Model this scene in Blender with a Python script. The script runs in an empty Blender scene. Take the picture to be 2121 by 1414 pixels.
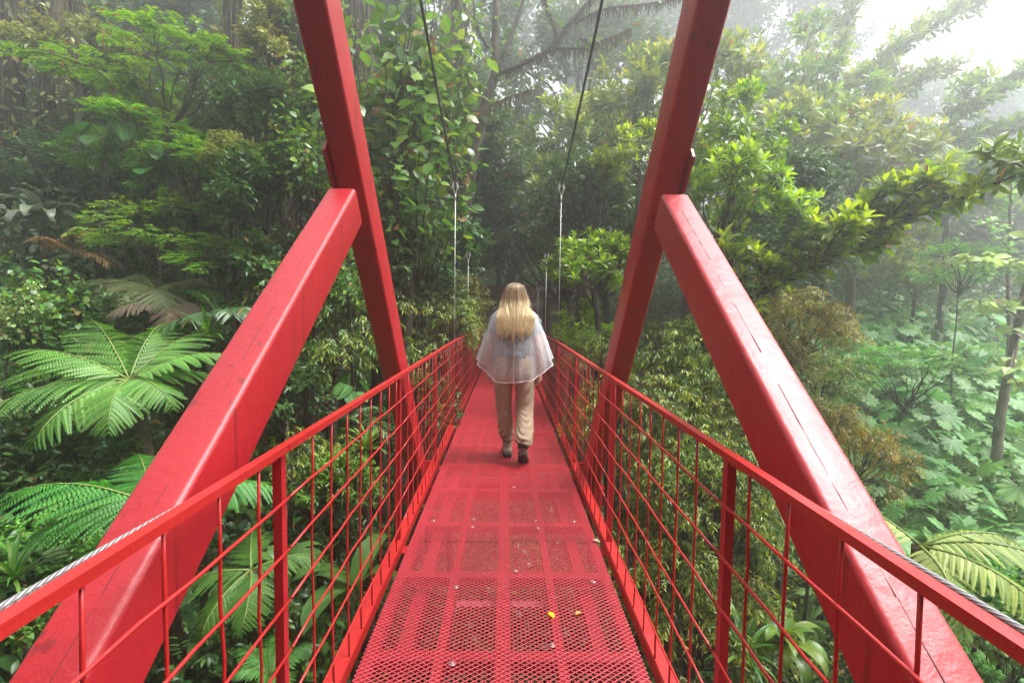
import bpy, math, random
import numpy as np
from mathutils import Vector, Matrix

# ------------------------------------------------------------------ camera, world, sun, exposure
SC = bpy.context.scene
COL = SC.collection
F_PX, PITCH, YAW, ROLL = 1019.9, 0.0670, 0.0121, 0.0148
CAM = np.array([-0.004, 0.0, 1.45])
_f = np.array([math.sin(YAW)*math.cos(PITCH), math.cos(YAW)*math.cos(PITCH), -math.sin(PITCH)])
_r = np.cross(_f, [0, 0, 1]); _r /= np.linalg.norm(_r)
_u = np.cross(_r, _f)
_c, _s = math.cos(ROLL), math.sin(ROLL)
CR, CU = _c*_r + _s*_u, -_s*_r + _c*_u
cd = bpy.data.cameras.new("camera"); cam = bpy.data.objects.new("camera", cd); COL.objects.link(cam)
cd.sensor_width = 36.0; cd.lens = F_PX/2121*36.0; cd.clip_start = 0.05; cd.clip_end = 1000
cam.matrix_world = Matrix(((CR[0], CU[0], -_f[0], CAM[0]), (CR[1], CU[1], -_f[1], CAM[1]),
                           (CR[2], CU[2], -_f[2], CAM[2]), (0, 0, 0, 1)))
SC.camera = cam

SUN_DIR = Vector((0.46, -0.06, 0.88)).normalized()
w = bpy.data.worlds.new("World"); SC.world = w; w.use_nodes = True
nt = w.node_tree; bg = nt.nodes["Background"]
sky = nt.nodes.new("ShaderNodeTexSky"); sky.sky_type = 'NISHITA'; sky.sun_disc = False
sky.sun_elevation = math.asin(SUN_DIR.z); sky.sun_rotation = math.atan2(SUN_DIR.x, SUN_DIR.y)
sky.air_density = 1.0; sky.dust_density = 6.0; sky.ozone_density = 1.0
hs = nt.nodes.new("ShaderNodeHueSaturation"); hs.inputs['Saturation'].default_value = 0.10
nt.links.new(sky.outputs[0], hs.inputs['Color']); nt.links.new(hs.outputs[0], bg.inputs[0])
bg.inputs[1].default_value = 0.15
sd = bpy.data.lights.new("sun", 'SUN'); sd.energy = 1.3; sd.angle = math.radians(26); sd.color = (1.0, 0.98, 0.95)
sun = bpy.data.objects.new("sun", sd); COL.objects.link(sun)
sun.rotation_euler = (-SUN_DIR).to_track_quat('-Z', 'Y').to_euler()
sun.location = (10, 6, 16)
SC.view_settings.view_transform = 'Standard'; SC.view_settings.look = 'None'
SC.view_settings.exposure = 1.5; SC.view_settings.gamma = 1.0
cy = SC.cycles
cy.max_bounces = 8; cy.diffuse_bounces = 3; cy.glossy_bounces = 3; cy.transmission_bounces = 4
cy.transparent_max_bounces = 16; cy.volume_bounces = 3
cy.use_denoising = True; cy.sample_clamp_indirect = 6.0
HAZE = 0.0165

# ------------------------------------------------------------------ helpers
def at(px, py, d):
    """a point d metres ahead (along +Y) seen at photo pixel (px,py): an authoring aid for depths"""
    v = _f + (px-1060.5)/F_PX*CR - (py-707)/F_PX*CU
    return CAM + v*(d/v[1])

def ss(x):
    x = np.clip(x, 0, 1); return x*x*(3-2*x)

def ground_z(x, y):
    return np.minimum(ground_raw(x, y), 9.0)

def ground_raw(x, y):
    x = np.asarray(x, float); y = np.asarray(y, float)
    left = 3.2*ss((-x-0.5)/4.0) + 0.30*np.maximum(0, -x-4)
    right = 1.5*ss((x-1.0)/4.0) - 0.06*np.maximum(0, x-7)
    z = -4.1 + left + right + 4.1*ss((y-4)/14.0) + 0.16*np.maximum(0, y-17) + 3.9*ss((-y+1.0)/3.5)*(y < 1)
    z = z + 0.12*np.sin(x*1.7+0.3*y) * np.cos(y*1.3-x*.4) + 0.3*np.sin(x*.35+1)*np.cos(y*.3)
    path = np.exp(-(x/1.3)**2)*ss((y-15.5)/2.5)
    return z*(1-path) + (-0.22+0.02*(y-18))*path

def tag(o, label=None, cat=None, group=None, kind=None):
    if label: o['label'] = label
    if cat: o['category'] = cat
    if group: o['group'] = group
    if kind: o['kind'] = kind
    return o

def empty(name, loc=(0, 0, 0), rz=0.0, parent=None):
    o = bpy.data.objects.new(name, None); COL.objects.link(o)
    o.location = loc; o.rotation_euler = (0, 0, rz); o.empty_display_size = 0.2
    if parent: o.parent = parent
    return o

def link(name, mesh, parent=None, loc=(0, 0, 0), rz=0.0, sc=1.0):
    o = bpy.data.objects.new(name, mesh); COL.objects.link(o)
    o.parent = parent; o.location = loc; o.rotation_euler = (0, 0, rz); o.scale = (sc, sc, sc)
    return o

class MB:
    """collects numpy vertices / quads / tris with uv and tint, then builds one mesh"""
    def __init__(s):
        s.V = []; s.Q = []; s.T = []; s.U = []; s.C = []; s.n = 0
    def add(s, V, Q=None, T=None, uv=None, tint=None):
        V = np.asarray(V, float).reshape(-1, 3); m = len(V)
        s.V.append(V)
        if Q is not None and len(Q): s.Q.append(np.asarray(Q, int).reshape(-1, 4)+s.n)
        if T is not None and len(T): s.T.append(np.asarray(T, int).reshape(-1, 3)+s.n)
        s.U.append(np.zeros((m, 2)) if uv is None else np.asarray(uv, float).reshape(-1, 2))
        if tint is None: tint = np.tile([.5, 0, 0], (m, 1))
        else: tint = np.broadcast_to(np.asarray(tint, float), (m, 3))
        s.C.append(tint); s.n += m
    def mesh(s, name, mat, smooth=True):
        me = bpy.data.meshes.new(name)
        if not s.V: return me
        V = np.concatenate(s.V); Q = np.concatenate(s.Q) if s.Q else np.zeros((0, 4), int)
        T = np.concatenate(s.T) if s.T else np.zeros((0, 3), int)
        loops = np.concatenate([Q.ravel(), T.ravel()]); nq, ntr = len(Q), len(T)
        me.vertices.add(len(V)); me.vertices.foreach_set('co', V.astype(np.float32).ravel())
        me.loops.add(len(loops)); me.loops.foreach_set('vertex_index', loops.astype(np.int32))
        me.polygons.add(nq+ntr)
        st = np.concatenate([np.arange(nq)*4, nq*4+np.arange(ntr)*3]).astype(np.int32)
        me.polygons.foreach_set('loop_start', st)
        try: me.polygons.foreach_set('loop_total', np.concatenate([np.full(nq, 4), np.full(ntr, 3)]).astype(np.int32))
        except Exception: pass
        me.polygons.foreach_set('use_smooth', np.full(nq+ntr, smooth, dtype=bool))
        U = np.concatenate(s.U); C = np.concatenate(s.C)
        uvl = me.uv_layers.new(name="UVMap"); uvl.data.foreach_set('uv', U[loops].astype(np.float32).ravel())
        ca = me.attributes.new("tint", 'FLOAT_COLOR', 'POINT')
        ca.data.foreach_set('color', np.concatenate([C, np.ones((len(C), 1))], 1).astype(np.float32).ravel())
        me.update(calc_edges=True); me.validate()
        if mat: me.materials.append(mat)
        return me
    # ---- shapes
    def box(s, c, size, R=None, tint=None):
        c = np.asarray(c, float); h = np.asarray(size, float)/2
        P = np.array([[x, y, z] for z in (-1, 1) for y in (-1, 1) for x in (-1, 1)])*h
        if R is not None: P = P@np.asarray(R).T
        s.add(P+c, [[0, 2, 3, 1], [4, 5, 7, 6], [0, 1, 5, 4], [2, 6, 7, 3], [0, 4, 6, 2], [1, 3, 7, 5]], tint=tint)
    def tube(s, pts, rad, sides=6, cap=True, tint=None, wob=0.0, rng=None):
        pts = np.asarray(pts, float); n = len(pts)
        rad = np.broadcast_to(np.asarray(rad, float), (n,))
        d = np.gradient(pts, axis=0); d /= np.linalg.norm(d, axis=1)[:, None]+1e-9
        ref = np.array([0, 0, 1.]) if abs(d[0][2]) < .9 else np.array([1., 0, 0])
        a = np.cross(d, ref); a /= np.linalg.norm(a, axis=1)[:, None]+1e-9
        for i in range(1, n):
            t = a[i-1]-d[i]*(a[i-1]@d[i]); L = np.linalg.norm(t)
            if L > 1e-6: a[i] = t/L
        b = np.cross(d, a)
        th = np.arange(sides)*2*math.pi/sides
        rr = rad[:, None]*np.ones(sides)
        if wob and rng is not None: rr = rr*(1+wob*rng.normal(size=rr.shape))
        V = pts[:, None, :]+rr[:, :, None]*(np.cos(th)[None, :, None]*a[:, None, :]+np.sin(th)[None, :, None]*b[:, None, :])
        i = np.arange(n-1)[:, None]*sides; k = np.arange(sides)[None, :]; k2 = (k+1) % sides
        Q = np.stack([i+k, i+k2, i+sides+k2, i+sides+k], -1).reshape(-1, 4)
        L = np.concatenate([[0], np.cumsum(np.linalg.norm(np.diff(pts, axis=0), axis=1))])
        uv = np.stack([np.tile(np.arange(sides)/sides, n), np.repeat(L, sides)], 1)
        V = V.reshape(-1, 3); T = None
        if cap and sides >= 3:
            V = np.concatenate([V, pts[:1], pts[-1:]]); uv = np.concatenate([uv, [[0, 0], [0, 0]]])
            k = np.arange(sides); k2 = (k+1) % sides; e = n*sides
            T = np.concatenate([np.stack([k2, k, np.full(sides, e)], 1), np.stack([(n-1)*sides+k, (n-1)*sides+k2, np.full(sides, e+1)], 1)])
        s.add(V, Q, T, uv, tint)
    def stamp(s, tpl, P, D, N, L, W=None, tint=None):
        """place many copies of a leaf template: P base, D direction of its +Y, N its +Z, L length, W width factor"""
        tv, tq, tt, tuv = tpl
        P = np.asarray(P, float).reshape(-1, 3); n = len(P)
        if n == 0: return
        D = np.asarray(D, float).reshape(-1, 3); D = D/(np.linalg.norm(D, axis=1)[:, None]+1e-9)
        N = np.broadcast_to(np.asarray(N, float), (n, 3))
        X = np.cross(D, N); X = X/(np.linalg.norm(X, axis=1)[:, None]+1e-9); Z = np.cross(X, D)
        L = np.broadcast_to(np.asarray(L, float), (n,)); W = L if W is None else L*np.broadcast_to(W, (n,))
        V = P[:, None]+tv[None, :, 0:1]*(X*W[:, None])[:, None]+tv[None, :, 1:2]*(D*L[:, None])[:, None]+tv[None, :, 2:3]*(Z*L[:, None])[:, None]
        m = len(tv); off = (np.arange(n)*m)[:, None, None]
        Q = (np.asarray(tq)[None]+off).reshape(-1, 4) if len(tq) else None
        T = (np.asarray(tt)[None]+off).reshape(-1, 3) if len(tt) else None
        if tint is None: tint = np.tile([.5, 0, 0], (n, 1))
        s.add(V.reshape(-1, 3), Q, T, np.tile(tuv, (n, 1)), np.repeat(tint, m, axis=0))
    def merge(s, o, R=None, t=(0, 0, 0), sc=1.0):
        base = s.n
        for V in o.V:
            W = V*sc
            if R is not None: W = W@np.asarray(R).T
            s.V.append(W+np.asarray(t))
        s.Q += [q+base for q in o.Q]; s.T += [q+base for q in o.T]; s.U += o.U; s.C += o.C; s.n += o.n

def rotz(a):
    c, s_ = math.cos(a), math.sin(a); return np.array([[c, -s_, 0], [s_, c, 0], [0, 0, 1]])

def unit(v):
    v = np.asarray(v, float); return v/(np.linalg.norm(v, axis=-1, keepdims=True)+1e-9)

def curve(p0, p1, bend=(0, 0, 0), n=6, jit=0.0, rng=None):
    t = np.linspace(0, 1, n)[:, None]; p0 = np.asarray(p0, float); p1 = np.asarray(p1, float)
    P = p0*(1-t)+p1*t+np.asarray(bend, float)*(4*t*(1-t))
    if jit and rng is not None:
        J = rng.normal(size=P.shape)*jit; J[0] = 0; J[-1] = 0; P = P+J
    return P

def smoothpath(pts, n=24):
    pts = np.asarray(pts, float); k = len(pts); out = []
    t = np.linspace(0, k-1, n)
    for x in t:
        i = min(int(x), k-2); f = x-i
        p0 = pts[max(i-1, 0)]; p1 = pts[i]; p2 = pts[i+1]; p3 = pts[min(i+2, k-1)]
        out.append(.5*((2*p1)+(-p0+p2)*f+(2*p0-5*p1+4*p2-p3)*f*f+(-p0+3*p1-3*p2+p3)*f**3))
    return np.array(out)

# ------------------------------------------------------------------ materials
def N(nt, t, **kw):
    n = nt.nodes.new(t)
    for k, v in kw.items():
        if k in n.inputs: n.inputs[k].default_value = v
        else: setattr(n, k, v)
    return n

def base_mat(name):
    m = bpy.data.materials.new(name); m.use_nodes = True
    t = m.node_tree; b = t.nodes["Principled BSDF"]; o = t.nodes["Material Output"]
    return m, t, b, o

def rgba(c): return (c[0], c[1], c[2], 1)

def leaf_mat(name, dark, light, young, rough=.38, trans=.30, vein=.35, hue=.02):
    dark = [x*1.85 for x in dark]; light = [x*1.75 for x in light]; young = [x*1.4 for x in young]
    m, t, b, o = base_mat(name); L = t.links.new
    a = N(t, "ShaderNodeAttribute", attribute_name="tint"); sep = N(t, "ShaderNodeSeparateColor"); L(a.outputs['Color'], sep.inputs[0])
    m1 = N(t, "ShaderNodeMix", data_type='RGBA'); m1.inputs[6].default_value = rgba(dark); m1.inputs[7].default_value = rgba(light); L(sep.outputs[0], m1.inputs[0])
    m2 = N(t, "ShaderNodeMix", data_type='RGBA'); m2.inputs[7].default_value = rgba(young); L(m1.outputs[2], m2.inputs[6]); L(sep.outputs[1], m2.inputs[0])
    bm = N(t, "ShaderNodeMath", operation='GREATER_THAN'); bm.inputs[1].default_value = .972; L(sep.outputs[2], bm.inputs[0])
    mb = N(t, "ShaderNodeMix", data_type='RGBA'); mb.inputs[7].default_value = (.24, .135, .04, 1); L(m2.outputs[2], mb.inputs[6]); L(bm.outputs[0], mb.inputs[0]); m2 = mb   # a few browned leaves
    # midrib and faint mottling of the blade itself
    uv = N(t, "ShaderNodeUVMap"); su = N(t, "ShaderNodeSeparateXYZ"); L(uv.outputs[0], su.inputs[0])
    s1 = N(t, "ShaderNodeMath", operation='SUBTRACT'); s1.inputs[1].default_value = .5; L(su.outputs[0], s1.inputs[0])
    s2 = N(t, "ShaderNodeMath", operation='ABSOLUTE'); L(s1.outputs[0], s2.inputs[0])
    mr = N(t, "ShaderNodeMapRange"); mr.inputs[1].default_value = .0; mr.inputs[2].default_value = .07; mr.inputs[3].default_value = vein; mr.inputs[4].default_value = 0; L(s2.outputs[0], mr.inputs[0])
    m3 = N(t, "ShaderNodeMix", data_type='RGBA'); m3.inputs[7].default_value = rgba([min(1, x*1.6+.03) for x in light]); L(m2.outputs[2], m3.inputs[6]); L(mr.outputs[0], m3.inputs[0])
    oi = N(t, "ShaderNodeObjectInfo")
    mh = N(t, "ShaderNodeMapRange"); mh.inputs[3].default_value = .5-hue; mh.inputs[4].default_value = .5+hue; L(oi.outputs['Random'], mh.inputs[0])
    nz = N(t, "ShaderNodeTexNoise"); nz.inputs['Scale'].default_value = 1.3; nz.inputs['Detail'].default_value = 2
    gm = N(t, "ShaderNodeNewGeometry"); L(gm.outputs['Position'], nz.inputs['Vector'])
    mv = N(t, "ShaderNodeMapRange"); mv.inputs[1].default_value = .3; mv.inputs[2].default_value = .7; mv.inputs[3].default_value = .72; mv.inputs[4].default_value = 1.3; L(nz.outputs[0], mv.inputs[0])
    h = N(t, "ShaderNodeHueSaturation"); L(mh.outputs[0], h.inputs['Hue']); L(mv.outputs[0], h.inputs['Value']); L(m3.outputs[2], h.inputs['Color'])
    L(h.outputs[0], b.inputs['Base Color']); b.inputs['Roughness'].default_value = rough
    b.inputs['Specular IOR Level'].default_value = .5
    tr = N(t, "ShaderNodeBsdfTranslucent")
    g = N(t, "ShaderNodeHueSaturation"); g.inputs['Saturation'].default_value = 1.15; g.inputs['Value'].default_value = 1.5; g.inputs['Hue'].default_value = .49; L(h.outputs[0], g.inputs['Color']); L(g.outputs[0], tr.inputs[0])
    mx = N(t, "ShaderNodeMixShader"); mx.inputs[0].default_value = trans; L(b.outputs[0], mx.inputs[1]); L(tr.outputs[0], mx.inputs[2])
    L(mx.outputs[0], o.inputs[0])
    return m

def bark_mat(name, c1, c2, c3=None, scale=9.0, rough=.85, bump=.6):
    m, t, b, o = base_mat(name); L = t.links.new
    tc = N(t, "ShaderNodeTexCoord"); mp = N(t, "ShaderNodeMapping"); mp.inputs['Scale'].default_value = (1, 1, .3); L(tc.outputs['Object'], mp.inputs[0])
    n1 = N(t, "ShaderNodeTexNoise"); n1.inputs['Scale'].default_value = scale; n1.inputs['Detail'].default_value = 8; n1.inputs['Roughness'].default_value = .7; L(mp.outputs[0], n1.inputs['Vector'])
    r = N(t, "ShaderNodeValToRGB"); r.color_ramp.elements[0].position = .35; r.color_ramp.elements[1].position = .66
    r.color_ramp.elements[0].color = rgba(c1); r.color_ramp.elements[1].color = rgba(c2); L(n1.outputs[0], r.inputs[0])
    out = r.outputs[0]
    if c3:
        n2 = N(t, "ShaderNodeTexNoise"); n2.inputs['Scale'].default_value = scale*.45; n2.inputs['Detail'].default_value = 5; L(tc.outputs['Object'], n2.inputs['Vector'])
        mr = N(t, "ShaderNodeMapRange"); mr.inputs[1].default_value = .48; mr.inputs[2].default_value = .62; L(n2.outputs[0], mr.inputs[0])
        mx = N(t, "ShaderNodeMix", data_type='RGBA'); mx.inputs[7].default_value = rgba(c3); L(r.outputs[0], mx.inputs[6]); L(mr.outputs[0], mx.inputs[0]); out = mx.outputs[2]
    L(out, b.inputs['Base Color']); b.inputs['Roughness'].default_value = rough
    bp = N(t, "ShaderNodeBump"); bp.inputs['Strength'].default_value = bump; bp.inputs['Distance'].default_value = .03; L(n1.outputs[0], bp.inputs['Height']); L(bp.outputs[0], b.inputs['Normal'])
    return m

def paint_mat(name, c, rough=.42, drip=True, grain=1.0):
    m, t, b, o = base_mat(name); L = t.links.new
    gm = N(t, "ShaderNodeNewGeometry")
    n1 = N(t, "ShaderNodeTexNoise"); n1.inputs['Scale'].default_value = 3.0; n1.inputs['Detail'].default_value = 6; L(gm.outputs['Position'], n1.inputs['Vector'])
    m1 = N(t, "ShaderNodeMix", data_type='RGBA'); m1.inputs[6].default_value = rgba([x*.82 for x in c]); m1.inputs[7].default_value = rgba([min(1, x*1.15) for x in c]); L(n1.outputs[0], m1.inputs[0])
    out = m1.outputs[2]
    n3 = N(t, "ShaderNodeTexNoise"); n3.inputs['Scale'].default_value = 38; n3.inputs['Detail'].default_value = 4; L(gm.outputs['Position'], n3.inputs['Vector'])
    mr = N(t, "ShaderNodeMapRange"); mr.inputs[1].default_value = .76; mr.inputs[2].default_value = .80; mr.inputs[4].default_value = .30; L(n3.outputs[0], mr.inputs[0])
    m2 = N(t, "ShaderNodeMix", data_type='RGBA'); m2.inputs[7].default_value = (.10, .012, .014, 1); L(out, m2.inputs[6]); L(mr.outputs[0], m2.inputs[0]); out = m2.outputs[2]
    if drip:   # rust-dark runs left by rain, long in z and narrow across
        mp = N(t, "ShaderNodeMapping"); mp.inputs['Scale'].default_value = (22, 22, .55); L(gm.outputs['Position'], mp.inputs[0])
        n4 = N(t, "ShaderNodeTexNoise"); n4.inputs['Scale'].default_value = 1.0; n4.inputs['Detail'].default_value = 2; L(mp.outputs[0], n4.inputs['Vector'])
        md = N(t, "ShaderNodeMapRange"); md.inputs[1].default_value = .65; md.inputs[2].default_value = .68; md.inputs[4].default_value = .6; L(n4.outputs[0], md.inputs[0])
        m4 = N(t, "ShaderNodeMix", data_type='RGBA'); m4.inputs[7].default_value = (.13, .006, .010, 1); L(out, m4.inputs[6]); L(md.outputs[0], m4.inputs[0]); out = m4.outputs[2]
    L(out, b.inputs['Base Color'])
    n2 = N(t, "ShaderNodeTexNoise"); n2.inputs['Scale'].default_value = 160; n2.inputs['Detail'].default_value = 3; L(gm.outputs['Position'], n2.inputs['Vector'])
    rr = N(t, "ShaderNodeMapRange"); rr.inputs[3].default_value = rough-.10; rr.inputs[4].default_value = rough+.16; L(n1.outputs[0], rr.inputs[0]); L(rr.outputs[0], b.inputs['Roughness'])
    ad = N(t, "ShaderNodeMath", operation='MULTIPLY_ADD'); ad.inputs[1].default_value = .35; L(n2.outputs[0], ad.inputs[0]); L(n3.outputs[0], ad.inputs[2])
    n5 = N(t, "ShaderNodeTexNoise"); n5.inputs['Scale'].default_value = 9; n5.inputs['Detail'].default_value = 5; n5.inputs['Distortion'].default_value = .8; L(gm.outputs['Position'], n5.inputs['Vector'])
    b5 = N(t, "ShaderNodeBump"); b5.inputs['Strength'].default_value = .35*grain; b5.inputs['Distance'].default_value = .012; L(n5.outputs[0], b5.inputs['Height'])
    bp = N(t, "ShaderNodeBump"); bp.inputs['Strength'].default_value = .34*grain; bp.inputs['Distance'].default_value = .004; L(ad.outputs[0], bp.inputs['Height']); L(b5.outputs[0], bp.inputs['Normal']); L(bp.outputs[0], b.inputs['Normal']); L(bp.outputs[0], b.inputs['Coat Normal'])
    b.inputs['Coat Weight'].default_value = .35; b.inputs['Coat Roughness'].default_value = .38
    return m

def simple_mat(name, c, rough=.5, metal=0.0, var=.15, scale=30, bump=0.0):
    m, t, b, o = base_mat(name); L = t.links.new
    tc = N(t, "ShaderNodeTexCoord"); n = N(t, "ShaderNodeTexNoise"); n.inputs['Scale'].default_value = scale; n.inputs['Detail'].default_value = 4; L(tc.outputs['Object'], n.inputs['Vector'])
    mx = N(t, "ShaderNodeMix", data_type='RGBA'); mx.inputs[6].default_value = rgba([x*(1-var) for x in c]); mx.inputs[7].default_value = rgba([min(1, x*(1+var)) for x in c]); L(n.outputs[0], mx.inputs[0])
    L(mx.outputs[2], b.inputs['Base Color']); b.inputs['Roughness'].default_value = rough; b.inputs['Metallic'].default_value = metal
    if bump:
        bp = N(t, "ShaderNodeBump"); bp.inputs['Strength'].default_value = bump; bp.inputs['Distance'].default_value = .005; L(n.outputs[0], bp.inputs['Height']); L(bp.outputs[0], b.inputs['Normal'])
    return m

def cable_mat(name, c, rough=.5, metal=.25, pitch=419.0):
    m, t, b, o = base_mat(name); L = t.links.new
    uv = N(t, "ShaderNodeUVMap"); sp = N(t, "ShaderNodeSeparateXYZ"); L(uv.outputs[0], sp.inputs[0])
    a = N(t, "ShaderNodeMath", operation='MULTIPLY_ADD'); a.inputs[1].default_value = pitch; L(sp.outputs[1], a.inputs[0])
    k = N(t, "ShaderNodeMath", operation='MULTIPLY'); k.inputs[1].default_value = 6.2832*6; L(sp.outputs[0], k.inputs[0])
    pp = N(t, "ShaderNodeMath", operation='MULTIPLY'); pp.inputs[1].default_value = 6.2832; L(sp.outputs[1], pp.inputs[0])
    L(k.outputs[0], a.inputs[2])
    s = N(t, "ShaderNodeMath", operation='SINE'); L(a.outputs[0], s.inputs[0])
    mr = N(t, "ShaderNodeMapRange"); mr.inputs[1].default_value = -1; mr.inputs[2].default_value = .2; L(s.outputs[0], mr.inputs[0])
    mx = N(t, "ShaderNodeMix", data_type='RGBA'); mx.inputs[6].default_value = rgba([x*.45 for x in c]); mx.inputs[7].default_value = rgba(c); L(mr.outputs[0], mx.inputs[0]); L(mx.outputs[2], b.inputs['Base Color'])
    bp = N(t, "ShaderNodeBump"); bp.inputs['Strength'].default_value = .8; bp.inputs['Distance'].default_value = .003; L(mr.outputs[0], bp.inputs['Height']); L(bp.outputs[0], b.inputs['Normal'])
    b.inputs['Roughness'].default_value = rough; b.inputs['Metallic'].default_value = metal
    return m

RED = paint_mat("red_paint", (.42, .010, .017))
RED2 = paint_mat("red_rail_paint", (.46, .013, .012), rough=.45, drip=False)
REDD = paint_mat("red_deck_paint", (.42, .021, .032), rough=.42, drip=False, grain=.6)
STEEL = cable_mat("galvanised_cable", (.42, .42, .42))
DARKCABLE = cable_mat("weathered_cable", (.10, .10, .095), rough=.5, metal=.2, pitch=300)
HANGC = simple_mat("galvanised_hanger", (.62, .62, .60), rough=.45, metal=.2, var=.1)
CLAMP = simple_mat("galvanised_clamp", (.70, .70, .70), rough=.35, metal=.4)
BARK = bark_mat("dark_bark", (.018, .013, .009), (.075, .055, .04), (.045, .055, .018))
BARKM = bark_mat("mossy_bark", (.030, .020, .012), (.10, .066, .042), (.06, .055, .018), scale=14, bump=1.0)
BARKP = bark_mat("pale_bark", (.10, .075, .05), (.33, .27, .20), (.10, .10, .05), scale=12)
TWIG = bark_mat("twig_bark", (.020, .014, .009), (.06, .045, .03), scale=20, bump=.2)
STALK = simple_mat("green_stalk", (.10, .14, .03), rough=.5, var=.3)
MOSS = simple_mat("hanging_moss", (.12, .095, .042), rough=.9, var=.4)
SOIL = bark_mat("wet_soil", (.010, .008, .005), (.045, .030, .018), (.020, .028, .008), scale=2.2)
EARTH = bark_mat("red_earth", (.030, .014, .009), (.10, .048, .030), scale=4)

G_ROS = leaf_mat("rosette_leaf", (.034, .080, .012), (.125, .205, .026), (.31, .41, .045), rough=.30, trans=.42)
G_ROS2 = leaf_mat("misty_rosette_leaf", (.040, .085, .018), (.11, .17, .028), (.34, .36, .05), rough=.32, trans=.36)
G_SPRAY = leaf_mat("spray_leaf", (.030, .100, .016), (.080, .200, .026), (.17, .31, .04), rough=.34, trans=.34, vein=.1)
G_ROUND = leaf_mat("round_leaf", (.028, .070, .016), (.075, .150, .026), (.17, .25, .035), rough=.30, trans=.33)
G_GOLD = leaf_mat("golden_leaf", (.045, .070, .014), (.13, .14, .018), (.38, .25, .03), rough=.36, trans=.3, vein=.1)
G_DROOP = leaf_mat("small_green_leaf", (.020, .055, .012), (.075, .130, .016), (.30, .33, .035), rough=.34, trans=.3, vein=.1)
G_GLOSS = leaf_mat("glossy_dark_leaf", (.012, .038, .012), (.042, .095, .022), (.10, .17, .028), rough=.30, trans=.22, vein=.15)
G_PALM = leaf_mat("lobed_leaf", (.060, .140, .040), (.115, .225, .065), (.16, .25, .05), rough=.5, trans=.3, vein=.12)
G_STRAP = leaf_mat("strap_leaf", (.030, .085, .014), (.085, .170, .028), (.26, .26, .04), rough=.32, trans=.3, vein=.3)
G_FERN = leaf_mat("fern_leaf", (.034, .115, .020), (.070, .195, .032), (.12, .25, .04), rough=.42, trans=.32, vein=.1)
G_FERNO = leaf_mat("old_fern_leaf", (.060, .085, .035), (.11, .13, .055), (.10, .055, .03), rough=.55, trans=.25, vein=.1)
G_FERNP = leaf_mat("pale_fern_leaf", (.16, .20, .055), (.24, .29, .08), (.30, .30, .10), rough=.5, trans=.3, vein=.1)
G_BIG = leaf_mat("broad_leaf", (.025, .075, .020), (.065, .150, .035), (.15, .22, .04), rough=.30, trans=.28, vein=.6)
G_GREY = leaf_mat("greyish_leaf", (.045, .062, .038), (.105, .125, .080), (.14, .16, .09), rough=.32, trans=.2, vein=.4)
G_BROWN = leaf_mat("dry_leaf", (.10, .055, .025), (.22, .13, .06), (.30, .2, .09), rough=.7, trans=.2, vein=.2)
G_CREEP = leaf_mat("creeper_leaf", (.045, .075, .018), (.15, .17, .045), (.34, .30, .06), rough=.4, trans=.3)
G_FAR = leaf_mat("far_leaf", (.022, .050, .016), (.060, .100, .030), (.11, .15, .04), rough=.45, trans=.3, vein=0)
G_PALE = leaf_mat("pale_broad_leaf", (.13, .20, .07), (.22, .31, .12), (.30, .36, .16), rough=.5, trans=.35)

# ------------------------------------------------------------------ leaf templates (length 1 along +Y, blade normal +Z)
def leaf_tpl(n, prof, fold=.25, droop=.18, wave=0.0):
    t = np.linspace(0, 1, n+1); hw = np.array([prof(x) for x in t])
    V = []; U = []
    for i, x in enumerate(t):
        z = -droop*x*x; e = z+fold*hw[i]+wave*math.sin(x*9)
        V += [[-hw[i], x, e], [0, x, z], [hw[i], x, z+fold*hw[i]-wave*math.sin(x*9)]]; U += [[0, x], [.5, x], [1, x]]
    Q = []
    for i in range(n):
        a = 3*i; Q += [[a, a+1, a+4, a+3], [a+1, a+2, a+5, a+4]]
    return (np.array(V), np.array(Q), [], np.array(U))
def p_ell(w, a=1.0): return lambda t: max(.012, w*math.sin(math.pi*min(1, max(0, t))**a))
def p_heart(w): return lambda t: max(.01, w*math.sqrt(max(0, 1-((t-.34)/.66)**2))*(1.0 if t > .34 else .75+.25*t/.34)*(1 if t < .8 else 1-.35*((t-.8)/.2)))
T_OBOV = leaf_tpl(4, p_ell(.17, 1.35), .3, .16)
T_ELL = leaf_tpl(4, p_ell(.21, .95), .3, .25)
T_ELL2 = leaf_tpl(2, p_ell(.24, .95), .3, .2)
T_LANC = leaf_tpl(3, p_ell(.135, .85), .3, .30)
T_ROUND = leaf_tpl(5, p_ell(.30, .95), .18, .24, .014)
T_HEART = leaf_tpl(7, p_heart(.40), .16, .25, .012)
T_STRAP = leaf_tpl(8, lambda t: max(.004, .048*min(1, t*6+.35)*(1-t**3.5)), .5, .0)
T_BANANA = leaf_tpl(9, lambda t: max(.006, .15*math.sin(math.pi*min(1, t**.8))**.6), .35, .35, .01)
T_FARC = leaf_tpl(2, p_ell(.30, 1.0), .25, .25)

def lobed_tpl(lobes=9):
    V = [[0, .12, 0]]; U = [[.5, .5]]; ring = []
    span = math.radians(312)
    for k in range(lobes):
        c = -span/2+span*(k+.5)/lobes; hw = span/lobes/2
        big = 1-.28*abs(c)/(span/2)
        for da, r in ((-hw, .72), (-hw*.62, .86), (-hw*.30, .90), (0, 1.0), (hw*.30, .90), (hw*.62, .86)):
            ring.append((c+da, r*big))
    ring.append((span/2, .48))
    for a, r in ring:
        V.append([.55*r*math.sin(a), .12+.55*r*math.cos(a), -.16*r*r+.035*math.cos(a*lobes*360/312)]); U.append([.5+.5*math.sin(a*lobes*.5), r])
    T = [[0, i+1, i+2][::-1] for i in range(len(ring)-1)]
    return (np.array(V), [], np.array(T), np.array(U))
T_LOBE = lobed_tpl()

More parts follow.
